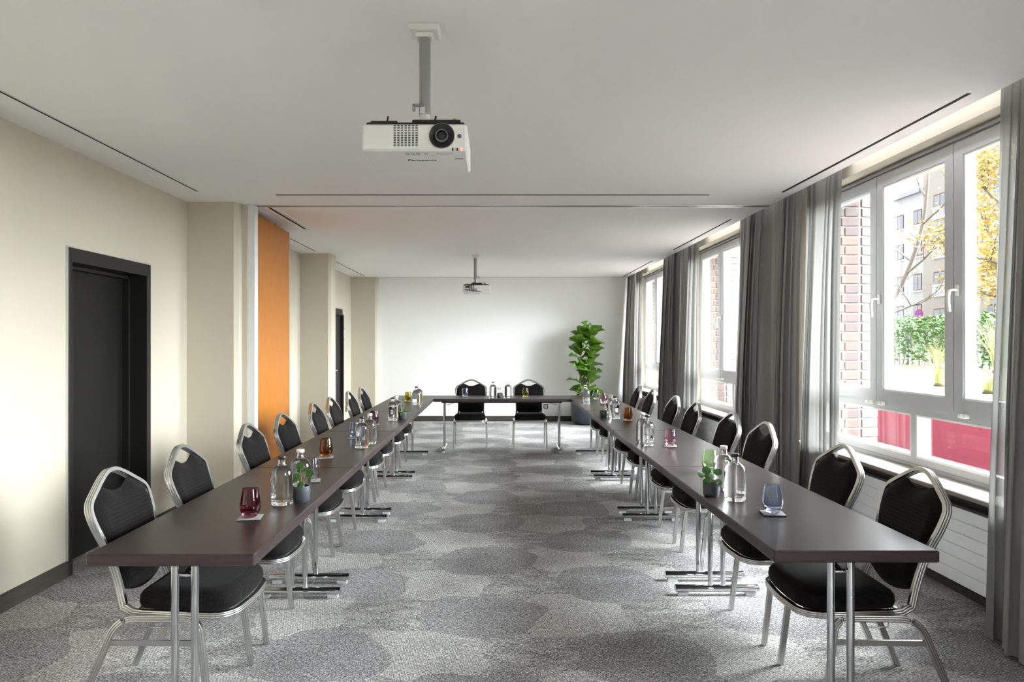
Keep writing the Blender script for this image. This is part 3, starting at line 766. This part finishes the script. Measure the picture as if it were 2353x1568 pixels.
# little pots
leaf_me = {}
def round_leaf(material):
    k = material
    if k not in leaf_me:
        vs = [(0, 0, .0012)]; fs = []
        for i in range(14):
            a = 2 * math.pi * i / 14; vs.append((.95 * math.cos(a) - .06, math.sin(a) * .98, -.10 - .08 * math.sin(2 * a)))
        for i in range(14): fs.append((0, 1 + i, 1 + (i + 1) % 14))
        leaf_me[k] = MB().add(vs, fs).mesh('leaf', material, True)
    return leaf_me[k]
def oval_leaf(material):
    k = material + '_oval'
    if k not in leaf_me:
        g = []
        for i in range(7):
            t = i / 6; w = .40 * math.sin(math.pi * (t * .92 + .05)) ** .8
            g.append([(t * 2 - .1, -w, .12 * w - .2 * t * t), (t * 2 - .1, 0, -.2 * t * t - .04), (t * 2 - .1, w, .12 * w - .2 * t * t)])
        leaf_me[k] = MB().grid(g).mesh('leaf', material, True)
    return leaf_me[k]
pot_me = []
def potplant(x, y, leaves, label, oval=False, s=1.0):
    r = empty('potted_plant', (x, y, TZ), label=label, cat='plant', group='small potted plants on the tables')
    if not pot_me:
        pot_me.append(MB().lathe([(.030, 0), (.0335, .001), (.0340, .005), (.0375, .008), (.0390, .012), (.0392, .072), (.0385, .074), (.0365, .073), (.0360, .062), (.002, .062)], 32).mesh('pot', 'pot_slate', 40))
        pot_me.append(MB().lathe([(.0359, .058), (.0359, .064), (.02, .066), (.001, .067)], 20).mesh('soil', 'soil', True))
    obj('pot', pot_me[0], r); obj('soil', pot_me[1], r)
    for (lx, ly, lz, size, ax, ay, az) in leaves:
        MB().tube(smoothpath([(lx * .12, ly * .12, .060), (lx * .45, ly * .45, .060 + lz * .55), (lx, ly, .062 + lz)], 4), .0013, 6).build('stem', 'stem_green', r, True)
        me = oval_leaf('ivy_leaf') if oval else round_leaf('pilea_leaf')
        l = obj('leaf', me, r, (lx, ly, .062 + lz)); l.scale = (size, size, size); l.rotation_euler = (R(ax), R(ay), R(az))
PL = [(-.002, -.012, .108, .0190, 58, 10, 10), (.040, -.010, .070, .0200, 62, 22, -20), (.026, .004, .088, .0210, 12, 8, 0), (-.020, -.012, .060, .0170, 55, -15, 30), (-.022, -.030, .046, .0180, 38, -14, 10), (.004, -.038, .020, .0200, 66, 4, -30), (.012, -.03, .014, .0150, 75, 30, 40), (-.010, .02, .078, .0160, 20, 10, 0)]
PR = [(-.024, -.010, .066, .0230, 50, -10, 0), (-.050, -.004, .048, .0200, 55, -25, 30), (-.018, -.028, .040, .0220, 40, 12, -20), (.036, .010, .056, .0230, 30, -28, 20), (.002, -.01, .036, .0200, 68, 30, 10), (-.030, -.030, .016, .0190, 40, -10, 0), (.026, -.026, .012, .0200, 35, -30, 30), (.0, .03, .05, .018, -20, 10, 0)]
PO = [(-.020, -.01, .055, .022, -40, -60, 120), (.014, -.02, .035, .024, 20, -10, -30), (.035, 0, .040, .024, 10, 10, 10), (-.01, -.03, .012, .022, 10, 50, -80), (.03, -.03, .010, .020, 0, 50, -50), (-.03, .01, .03, .02, 0, -20, 170), (.0, .02, .05, .022, 0, -50, 80), (.02, .015, .02, .022, 0, 10, 40)]

random.seed(21)
side = 'door side'
tumbler('burgundy', -1.054, 3.052, 'burgundy glass nearest the camera on the door side table', R(8))
bottle(bb, -1.003, 3.33, 'black-capped water bottle between the burgundy glass and the round-leaved plant')
bottle(bwh, -.975, 3.545, 'white-capped water bottle just behind the round-leaved plant on the door side')
potplant(-.926, 3.385, PL, 'round-leaved plant in slate pot on the first door side table')
tumbler('smoke', -1.005, 3.868, 'smoky clear glass behind the round-leaved plant', R(12))
tumbler('amber', -1.115, 4.66, 'amber glass just beyond the first joint on the door side', R(10))
tumbler('blue', -1.118, 5.617, 'blue glass behind two bottles on the door side', R(6))
bottle(bb, -.967, 5.125, 'black-capped bottle of the second pair on the door side')
bottle(bwh, -.950, 5.34, 'white-capped bottle of the second pair on the door side')
tumbler('burgundy', -1.123, 6.54, 'burgundy glass farther along the door side row', R(10))
bottle(bb, -1.01, 6.93, 'black-capped bottle of the third pair on the door side')
bottle(bwh, -1.00, 7.12, 'white-capped bottle of the third pair on the door side')
potplant(-.93, 7.03, PO, 'leafy sprig in slate pot beside the third bottle pair, door side', True)
tumbler('olive', -1.131, 9.10, 'olive glass near the far end of the door side row', R(4))
bottle(bb, -.977, 8.66, 'black-capped bottle near the far end of the door side')
bottle(bwh, -.972, 8.86, 'white-capped bottle near the far end of the door side')
tumbler('blue', -.439, 9.90, 'pale blue glass on the head table', 0)
bottle(bb, -.052, 9.78, 'black-capped bottle on the head table')
potplant(.044, 9.73, PO, 'tiny plant between two bottles on the head table', True, .8)
bottle(bwh, .152, 9.78, 'white-capped bottle on the head table')
tumbler('olive', .400, 9.90, 'olive green glass on the head table', 0)
bottle(bb, 1.100, 8.80, 'black-capped bottle before the fig plant, window side')
bottle(bwh, 1.108, 8.96, 'white-capped bottle hidden behind the one before the fig plant')
tumbler('green', 1.324, 9.50, 'green glass at the far end of the window side row', R(-4))
tumbler('pink', 1.320, 8.85, 'pink glass at the far end of the window side row', R(-6))
potplant(1.069, 7.15, PO, 'leafy sprig in black pot on the third window side table', True)
bottle(bb, 1.172, 7.08, 'black-capped bottle beside the leafy sprig on the window side')
bottle(bwh, 1.159, 7.26, 'white-capped bottle beside the leafy sprig on the window side')
tumbler('amber', 1.263, 6.87, 'amber glass on the window side row', R(-8))
bottle(bb, 1.105, 5.24, 'black-capped bottle beside the pink glass on the second window side table')
bottle(bwh, 1.107, 5.42, 'white-capped bottle beside the pink glass on the second window side table')
tumbler('pink', 1.256, 5.17, 'pink glass on the second window side table', R(-8))
tumbler('green', 1.239, 4.15, 'pale green glass behind the round-leaved plant, window side', R(-10))
potplant(1.053, 3.505, PR, 'round-leaved plant in black pot on the nearest window side table')
bottle(bb, 1.140, 3.415, 'black-capped bottle between the round-leaved plant and the blue glass')
bottle(bwh, 1.165, 3.665, 'white-capped bottle behind the round-leaved plant, window side')
tumbler('blue', 1.210, 3.13, 'blue glass nearest the camera on the window side table', R(-8))

# ---------------------------------------------------------------- fiddle-leaf fig
fx, fy = 1.64, 13.14
fig = empty('fiddle_leaf_fig', (fx, fy, 0), label='tall fiddle-leaf fig in a round navy pot by the back wall', cat='plant')
MB().lathe([(.17, 0), (.20, .004), (.235, .03), (.262, .09), (.275, .18), (.285, .50), (.272, .505), (.262, .48), (.26, .44), (.003, .44)], 40).build('pot', 'pot_navy', fig, 50)
MB().lathe([(.261, .43), (.261, .446), (.1, .455), (.002, .457)], 24).build('soil', 'soil', fig, True)
def fig_leaf_mesh(seed, fold, bend):
    rnd = random.Random(seed); g = []; n = 10
    for i in range(n + 1):
        t = i / n
        w = .44 * (math.sin(math.pi * min(1, t * .96 + .02)) ** .75) * (.62 + .75 * t - .28 * math.sin(math.pi * t) ** 4 * .3)
        if t > .93: w *= .8
        x = t - bend * .18 * t ** 3; zc = .25 * t * (1 - t) - bend * .35 * t * t
        row = []
        for j in range(-3, 4):
            s = j / 3; wob = .035 * math.sin(t * 17 + s * 2 + seed) * abs(s)
            row.append((x, s * w * math.cos(fold * abs(s)), zc + abs(s) * w * math.sin(fold) + wob))
        g.append(row)
    m = MB().grid(g)
    return m.mesh('leaf', 'fig_leaf', True)
FL = [fig_leaf_mesh(i, .25 + .12 * (i % 4), .2 + .35 * (i % 3)) for i in range(8)]
rib_me = MB().sweep([(i / 8, 0, .25 * (i / 8) * (1 - i / 8) - .1 * (i / 8) ** 2 - .01) for i in range(9)], [(.008, 0), (-.004, .006), (-.004, -.006)], (0, 0, 1)).mesh('midrib', 'pilea_leaf')
random.seed(33)
stems = [[(-.06, 0, .44), (-.10, .0, .8), (-.085, .01, 1.15), (-.10, .0, 1.45), (-.09, 0, 1.62)], [(.06, 0, .44), (.06, -.01, .8), (.09, 0, 1.2), (.08, 0, 1.55), (.11, 0, 1.72)]]
for si, st in enumerate(stems):
    P = smoothpath(st, 6)
    MB().tube(P, .011, 8).build('stem', 'stem_brown', fig, True)
    N_ = 30 if si else 25
    for k in range(N_):
        t = (k + .5) / N_; p = P[min(len(P) - 1, int((.05 + .95 * t) * (len(P) - 1)))]
        az = k * 137.5 + si * 70; top = t > .9
        size = random.uniform(.27, .38) * (1.0 if t < .9 else .85)
        el = random.uniform(15, 45) + 30 * t * (1 if top else .4)
        if t < .18: el = random.uniform(-10, 25)
        l = obj('leaf', FL[k % 8], fig, tuple(p)); l.scale = (size, size, size)
        l.rotation_euler = (R(random.uniform(-35, 35)), R(-el), R(az))

# ---------------------------------------------------------------- projectors
def text_obj(body, size, material, parent, loc, rot, ext=.0004):
    cu = bpy.data.curves.new('lettering', 'FONT'); cu.body = body; cu.size = size; cu.align_x = 'CENTER'; cu.align_y = 'CENTER'; cu.extrude = ext
    t = bpy.data.objects.new('lettering_curve', cu); me = bpy.data.meshes.new_from_object(t); me.name = 'lettering'; bpy.data.objects.remove(t)
    me.materials.clear(); me.materials.append(MATS[material]); o = bpy.data.objects.new('lettering', me); COL.objects.link(o); o.parent = parent; o.location = loc; o.rotation_euler = rot
    return o
def projector(x, y, rz, label, rear):
    # local: lens towards -y, origin on the ceiling above the pole
    r = empty('ceiling_projector', (x, y, ZC), rz, label=label, cat='projector', group='ceiling projectors')
    zb, zt = -.538, -.438; hw, yf, yr = .195, -.19, .155
    MB().cbox(-.062, .062, -.06, .06, -.026, 0, .009).cbox(-.037, .037, -.037, .037, -.045, -.024, .008).build('ceiling_plate', 'white_plastic', r, 40)
    MB().tube([(.0, 0, -.04), (0, 0, -.345)], .0225, 24).build('pole', 'pole_grey', r, 50)
    MB().tube([(0, 0, -.345), (0, 0, -.425)], .0205, 24).build('pole_insert', 'white_plastic', r, 50)
    MB().cbox(-.049, -.022, -.006, .006, -.312, -.300, .002).cbox(-.049, -.038, -.006, .006, -.330, -.302, .002).build('clamp_lever', 'grey_plastic', r)
    MB().add([(math.sin(a) * .0229, -math.cos(a) * .0229, z) for z in (-.344, -.320) for a in (-.9, -.6, -.3, 0, .1)], [(i, i + 1, i + 6, i + 5) for i in range(4)]).build('label_sticker', 'white_paint', r)
    body = MB()
    # body with slightly tapered underside edges
    body.cbox(-hw - .02, hw - .02, yf, yr, zb, zt, .008)
    b_ = body.build('body', 'white_plastic', r, 40)
    MB().cbox(-.200, .165, yf + .012, yr - .01, zt - .004, zt + .010, .004).cbox(-.185, -.085, yf + .016, yr - .02, zt + .008, zt + .017, .003).cbox(-.03, .15, yf + .016, .09, zt + .008, zt + .021, .003).build('mount_bracket', 'black_plastic', r)
    MB().lathe([(.018, 0), (.018, .014), (.012, .018)], 20, (-.10, -.08, zt + .008)).build('adjust_knob', 'black_plastic', r, 40)
    MB().tube([(-.145, -.07, zt + .01), (-.135, -.07, zt + .065)], .0035, 8).build('antenna', 'black_plastic', r, True)
    MB().tube([(.038, -.09, zt + .01), (.052, -.09, zt + .060)], .0035, 8).build('antenna', 'black_plastic', r, True)
    MB().tube([(.125, -.10, zt + .0), (.125, -.10, zt + .042)], .0055, 10).lathe([(.0075, zt + .038), (.0075, zt + .046)], 10, (.125, -.10, 0)).build('security_bolt', 'brass', r, 40)
    MB().tube(smoothpath([(.125, -.10, zt + .03), (.08, -.09, zt + .025), (.05, -.06, zt + .018), (.01, -.02, zt + .03)], 4), .0035, 6).build('security_cable', 'grey_plastic', r, True)
    # front: lens, grille, sensor
    lx, lz = .082, (zb + zt) / 2 + .004
    lb = MB().lathe([(.042, 0), (.046, .0), (.048, .006), (.048, .010)], 40, cap0=False, cap1=False).build('lens_bezel', 'white_plastic', r, 40); lb.rotation_euler = (R(90), 0, 0); lb.location = (lx, yf + .004, lz)
    ln = MB().lathe([(.0452, .0112), (.034, .006), (.030, .004), (.001, .003)], 40, cap0=False).build('lens_hood', 'black_plastic', r, 50); ln.rotation_euler = (R(90), 0, 0); ln.location = (lx, yf + .003, lz)
    lr = MB().lathe([(.0235, .0), (.0235, .012), (.019, .0135), (.019, .008)], 36, cap1=False).build('lens_ring', 'lens_ring', r, 40); lr.rotation_euler = (R(90), 0, 0); lr.location = (lx, yf, lz)
    le = MB().lathe([(.019, .004), (.017, .008), (.012, .0105), (.006, .012), (.001, .0123)], 30).build('lens', 'lens_glass', r, 60); le.rotation_euler = (R(90), 0, 0); le.location = (lx, yf, lz)
    g = MB()
    for i in range(7):
        for j in range(13):
            cx, cz = -.052 + (i - 3) * .0135, lz + .002 + (j - 6) * .00625
            g.cbox(cx - .0045, cx + .0045, yf - .0006, yf + .002, cz - .0017, cz + .0017, .0005)
    tag(g.build('vent_grille', 'black_slot', r), kind='stuff')
    sn = MB().lathe([(.0078, 0), (.0078, .0012)], 24).build('sensor_window', 'sensor_grey', r, 40); sn.rotation_euler = (R(90), 0, 0); sn.location = (.147, yf, lz)
    for i, (ix, mm) in enumerate(((.122, 'print_dark'), (.139, 'print_dark'), (.155, 'led_red'))):
        MB().cbox(ix - .0028, ix + .0028, yf - .0007, yf + .003, zb + .001, zb + .0105, .0003).build('indicator', mm, r)
    # underside print and buttons
    text_obj('Panasonic', .0285, 'print_dark', r, (-.005, -.055, zb - .0006), (R(180), 0, 0))
    m = MB()
    for (bx, by) in ((-.05, -.155), (-.03, -.158), (-.01, -.155), (-.05, -.138), (-.03, -.136), (-.01, -.138), (.02, -.15)): m.cbox(bx - .007, bx + .007, by - .004, by + .004, zb - .0012, zb + .001, .0004)
    m.build('button_group', 'print_grey', r)
    for bx in (.04, .14): MB().lathe([(.012, 0), (.011, .0015)], 20, (bx, -.115, zb - .0016)).build('foot_cap', 'white_paint', r, 40)
    MB().box(.125, .155, -.083, -.075, zb - .0008, zb).build('logo_plate', 'print_blue', r)
    MB().box(.122, .158, -.068, -.066, zb - .0006, zb).box(.06, .12, -.160, -.158, zb - .0006, zb).box(.06, .061, -.160, -.145, zb - .0006, zb).box(.119, .12, -.160, -.145, zb - .0006, zb).box(.06, .12, -.146, -.145, zb - .0006, zb).build('print_lines', 'print_grey', r)
    # rear: ports and cables
    if rear:
        Y = yr
        pm = MB()
        for (a, b2, c, d) in ((.10, .155, zt - .035, zt - .012), (.12, .16, zb + .035, zb + .043), (.10, .112, zb + .034, zb + .044), (.115, .13, zb + .012, zb + .022), (-.06, .03, zb + .012, zb + .02)):
            pm.cbox(a - .02, b2 - .02, Y - .003, Y + .0025, c, d, .0008)
        pm.build('socket_row', 'print_dark', r)
        MB().cbox(-.03, .03, Y - .002, Y + .002, zb + .01, zb + .052, .001).build('port_panel', 'print_grey', r)
        MB().cbox(.015, .045, Y, Y + .02, zb + .012, zb + .026, .002).build('video_plug', 'print_blue', r)
        for (sx, sz, c1) in ((.055, zb + .018, .07), (.075, zb + .018, .06), (.03, zb + .026, .03)):
            MB().tube(smoothpath([(sx, Y + .012, sz), (sx - .004, Y + .03, sz + .03), (sx - .01, Y + .03, zt), (c1 - .03, Y - .02, zt + .03), (.0, .03, zt + .055), (0.005, .027, zt + .09)], 5), .0055, 8).build('cable', 'black_plastic', r, True)
        MB().tube(smoothpath([(.11, Y + .005, zt - .024), (.10, Y + .03, zt - .02), (.06, Y + .03, zt + .01), (.02, .08, zt + .04), (0, .03, zt + .05)], 5), .005, 8).build('power_cable', 'black_plastic', r, True)
        q = MB().lathe([(.016, 0), (.016, .006)], 20).build('round_label', 'white_paint', r, 40); q.rotation_euler = (R(-90), 0, 0); q.location = (-.11, .06, zt + .022)
        MB().cbox(-.13, .03, .02, .062, zt + .008, zt + .042, .004).build('adapter_box', 'black_plastic', r)
    return r
projector(-.285, 2.83, 0, 'white ceiling projector hanging near the camera with its lens showing', False)
projector(-.305, 10.15, R(180), 'white ceiling projector hanging near the back wall, seen from behind with cables', True)

# sockets and switch plates
sk = empty('wall_socket', (.936, YB, .283), label='black-framed wall socket low on the white back wall', cat='socket')
MB().cbox(-.042, .042, -.010, 0, -.042, .042, .003).build('frame', 'black_plastic', sk)
MB().cbox(-.028, .028, -.013, -.008, -.028, .028, .002).build('insert', 'white_plastic', sk)
MB().box(-.013, .013, -.0135, -.0125, .006, .012).box(-.013, .013, -.0135, -.0125, -.012, -.006).build('slots', 'black_plastic', sk)
sk = empty('wall_socket', (XL, 12.98, .30), label='black wall socket on the door wall near the far door', cat='socket')
MB().cbox(0, .010, -.04, .04, -.06, .06, .003).build('frame', 'black_plastic', sk); MB().cbox(.008, .013, -.025, .025, -.04, .04, .002).build('insert', 'black_plastic', sk)
sk = empty('door_sign', (XL, 12.76, 1.66), label='small wooden sign plate beside the far dark door', cat='sign')
MB().cbox(0, .012, -.05, .05, -.11, .11, .003).build('plate', 'sill_edge', sk); MB().cbox(.010, .014, -.035, .035, -.08, .08, .001).build('panel', 'white_plastic', sk)

# ---------------------------------------------------------------- outside the windows
GZ = .75
g = MB().add([(4.3, -25, GZ), (30, -25, GZ), (30, 60, GZ), (4.3, 60, GZ)], [(0, 1, 2, 3)]).build('ground_lawn', 'lawn'); struct(g, 'dry autumn lawn outside the windows')
struct(MB().box(3.2, 4.1, -25, 60, -.15, -.02).build('ground_lightwell', 'mortar'), 'paved strip below the windows')
struct(MB().add([(30, -60, GZ - .02), (140, -60, GZ - .02), (140, 160, GZ - .02), (30, 160, GZ - .02)], [(0, 1, 2, 3)]).build('ground_street', 'asphalt'), 'street beyond the hedge')
o = MB().cbox(4.1, 4.32, -8, 30, -.1, .875, .012).build('retaining_wall', 'red_render'); tag(o, 'low crimson retaining wall outside the windows', 'wall')
# hedge
random.seed(5)
hg = empty('hedge', (14, 22, GZ), label='leafy green hedge at the end of the lawn', cat='hedge')
def leaf_cloud(n, fn, size, name, material, parent):
    m = MB(); vs, fs = [], []
    for k in range(n):
        c = Vector(fn()); s = size * random.uniform(.6, 1.3)
        M = Matrix.Rotation(random.uniform(0, 6.28), 3, 'Z') @ Matrix.Rotation(random.uniform(-1.3, 1.3), 3, 'X') @ Matrix.Rotation(random.uniform(-.8, .8), 3, 'Y')
        o = len(vs)
        for q in ((-1, 0, 0), (0, -.5, .1), (1, 0, 0), (0, .5, .1)): vs.append(c + M @ (Vector(q) * s))
        fs += [(o, o + 1, o + 2), (o, o + 2, o + 3)]
    return tag(m.add(vs, fs).build(name, material, parent), kind='stuff')
def hedge_pt():
    z = 1.55 * random.random() ** .75 + .05; return (random.gauss(0, .22), random.uniform(-9, 9), z + .05 * math.sin(random.random() * 9))
leaf_cloud(9000, hedge_pt, .085, 'foliage', 'hedge_leaf', hg)
m = MB()
for k in range(60):
    y = -9 + 18 * k / 59 + random.uniform(-.1, .1); a = random.uniform(-.2, .2)
    m.tube([(0, y, 0), (.05, y + a * .5, .5), (.0, y + a, 1.1)], .018, 5)
tag(m.build('twigs', 'bark', hg), kind='stuff')
def grass_clump(x, y, h, n, spread, label, seed):
    rnd = random.Random(seed); r = empty('ornamental_grass', (x, y, GZ), label=label, cat='grass', group='tufts of ornamental grass')
    vs, fs = [], []
    for k in range(n):
        a = rnd.uniform(0, 6.28); l = h * rnd.uniform(.6, 1.1); sp = spread * rnd.uniform(.2, 1); w = .006
        p0 = Vector((.06 * math.cos(a), .06 * math.sin(a), 0)); d = Vector((math.cos(a), math.sin(a), 0)); q = Vector((-math.sin(a), math.cos(a), 0)) * w
        o = len(vs)
        for t in (0, .35, .7, 1): c = p0 + d * sp * t ** 1.8 + Vector((0, 0, l * (t - .25 * t ** 3))); vs += [c - q * (1.05 - t), c + q * (1.05 - t)]
        fs += [(o + i * 2, o + i * 2 + 1, o + i * 2 + 3, o + i * 2 + 2) for i in range(3)]
    tag(MB().add(vs, fs).build('blades', 'blade_grass', r), kind='stuff'); MB().lathe([(.10, 0), (.08, .05), (.02, .08)], 10).build('crown', 'lawn', r, True)
def ext(px, x): return x / ((px - VPX) / F)          # distance along the room for an outside plane x seen at pixel column px
grass_clump(12.9, ext(2155, 12.9), .95, 140, .6, 'pale feathery grass tuft before the hedge in the middle pane', 1)
grass_clump(12.6, ext(2290, 12.6), 1.7, 160, .7, 'tall feathery grass tuft before the hedge by the near curtain', 2)
grass_clump(7.6, ext(2160, 7.6), .75, 90, .35, 'thin green grass tuft on the lawn in the middle pane', 3)
grass_clump(7.2, ext(2275, 7.2), .42, 120, .35, 'short yellow grass tuft on the lawn by the near curtain', 4)
# trees
def branch(m, p, d, l, r, depth, rnd, tips):
    d = d.normalized(); pts = [p]; q = p.copy(); dd = d.copy()
    for k in range(4):
        dd = (dd + Vector((rnd.uniform(-.18, .18), rnd.uniform(-.18, .18), rnd.uniform(-.05, .12)))).normalized(); q = q + dd * l / 4; pts.append(q.copy())
    m.tube(pts, r, 6, scale=[1, .9, .8, .68, .55])
    tips.append(pts[-1]); tips.append(pts[2])
    if depth:
        for k in range(3):
            b = pts[rnd.choice((2, 3, 4))]; nd = (dd + Vector((rnd.uniform(-1, 1), rnd.uniform(-1, 1), rnd.uniform(-.2, .6)))).normalized()
            branch(m, b, nd, l * rnd.uniform(.5, .75), r * .52, depth - 1, rnd, tips)
def tree(x, y, trunk, limbs, leaves, lsize, spread, label, seed, lm):
    rnd = random.Random(seed); r = empty('street_tree', (x, y, GZ), label=label, cat='tree', group='trees outside')
    m = MB(); tips = []; P = smoothpath(trunk, 4)
    m.tube(P, .16, 8, scale=[1 - .6 * i / (len(P) - 1) for i in range(len(P))])
    for (t, d, l) in limbs: branch(m, P[int(t * (len(P) - 1))], Vector(d), l, .06, 2, rnd, tips)
    m.build('trunk', 'bark', r, True)
    if leaves:
        random.seed(seed); tp = tips
        def fn():
            c = rnd.choice(tp); return (c.x + random.gauss(0, spread), c.y + random.gauss(0, spread), c.z + random.gauss(0, spread * .8))
        leaf_cloud(leaves, fn, lsize, 'foliage', lm, r)
tx = 20.0; ty = ext(2060, tx)
tree(tx, ty, [(-.6, 1.5, 0), (-.2, .6, 2.2), (.3, -.4, 4.2), (.6, -1.2, 6.5), (.7, -1.5, 9.0)],
     [(.3, (.2, -1, .1), 3.2), (.4, (.1, 1, .4), 2.5), (.5, (.1, -1, .3), 3.4), (.62, (0, 1, .5), 2.6), (.75, (.1, -1, .4), 2.8), (.9, (0, .6, .8), 2)], 70, .09, .30, 'nearly bare leaning tree behind the hedge in the middle pane', 7, 'autumn_leaf')
tx = 16.5; ty = ext(2330, tx)
tree(tx, ty, [(0, 0, 0), (.1, .1, 2.2), (0, .2, 4.4), (.1, .3, 7.5)],
     [(.35, (-.2, 1, .2), 1.35), (.45, (.2, .8, .3), 1.35), (.55, (-.3, .9, .3), 1.35), (.65, (.1, 1, .4), 1.35), (.75, (-.2, .8, .5), 1.35), (.8, (.3, -.6, .5), 2.2), (.5, (.3, -1, .3), 2.2), (.95, (0, .5, .9), 2)], 9000, .075, .30, 'yellow-leaved autumn tree beyond the lawn by the near curtain', 8, 'autumn_leaf')
# houses across the street
BX = 37.0
def house(y0, y1, h, material, label, wins, rail, roofc):
    r = empty('apartment_house', (BX, (y0 + y1) / 2, GZ), label=label, cat='building', group='houses across the street'); yc = (y0 + y1) / 2
    MB().box(0, 10, y0 - yc, y1 - yc, 0, h).build('wall', material, r)
    MB().box(-.35, 10.3, y0 - yc, y1 - yc, h, h + .35).build('roof', roofc, r)
    for (a, b2, z0, z1) in wins:
        w = MB().box(-.03, .05, a - yc, b2 - yc, z0 - GZ, z1 - GZ).build('window', 'facade_frame', r)
        mid = (a + b2) / 2
        for (c, d) in ((a + .09, mid - .04), (mid + .04, b2 - .09)): MB().box(-.04, -.025, c - yc, d - yc, z0 - GZ + .1, z1 - GZ - .1).build('pane', 'facade_glass', w)
        MB().box(-.14, .0, a - yc - .05, b2 - yc + .05, z0 - GZ - .1, z0 - GZ).build('sill', 'rail_white', w)
        if rail and z1 - z0 > 1.7:
            m = MB().box(-.16, -.12, a - yc, b2 - yc, z0 - GZ + .85, z0 - GZ + .9).box(-.16, -.12, a - yc, b2 - yc, z0 - GZ + .05, z0 - GZ + .1)
            k = a
            while k < b2: m.box(-.15, -.13, k - yc, k - yc + .03, z0 - GZ + .1, z0 - GZ + .85); k += .15
            m.build('railing', 'rail_white', w)
def Y_(px): return ext(px, BX)
rowsz = [(3.2, 4.9), (6.1, 7.6), (9.1, 10.5), (11.9, 13.2)]
ww = []
for (z0, z1) in rowsz:
    for (a, b2) in ((2051, 2077), (2100, 2119), (2018, 2034), (1985, 2003)): ww.append((Y_(b2), Y_(a), z0, z1))
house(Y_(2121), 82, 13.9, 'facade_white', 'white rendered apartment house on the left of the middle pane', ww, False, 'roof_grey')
ww = []
for (z0, z1) in ((2.8, 4.4), (5.5, 7.5), (8.7, 10.9), (12.0, 14.0)):
    for (a, b2) in ((2146, 2176), (2200, 2225), (2270, 2305), (2330, 2350)): ww.append((Y_(b2), Y_(a), z0, z1))
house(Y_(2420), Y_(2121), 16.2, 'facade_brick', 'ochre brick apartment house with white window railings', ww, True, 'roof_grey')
sx = 28.4; sy = ext(2112, sx)
s = empty('no_stopping_sign', (sx, sy, GZ), label='round blue and red no-stopping sign above the hedge', cat='sign')
MB().tube([(0.04, 0, 0), (.04, 0, 3.0)], .03, 8).build('post', 'sign_post', s, True)
dq = MB().lathe([(.30, 0), (.30, .02)], 28).build('rim_disc', 'sign_red', s, 40); dq.rotation_euler = (0, R(-90), R(25)); dq.location = (0, 0, 2.72)
MB().lathe([(.235, .02), (.235, .024)], 28).build('blue_disc', 'sign_blue', dq, 40)
MB().add([(math.cos(a + R(45)) * u - math.sin(a + R(45)) * v, math.sin(a + R(45)) * u + math.cos(a + R(45)) * v, .0255) for a in (0, R(90)) for (u, v) in ((-.24, -.03), (.24, -.03), (.24, .03), (-.24, .03))], [(0, 1, 2, 3), (4, 5, 6, 7)]).build('cross_bar', 'sign_red', dq)
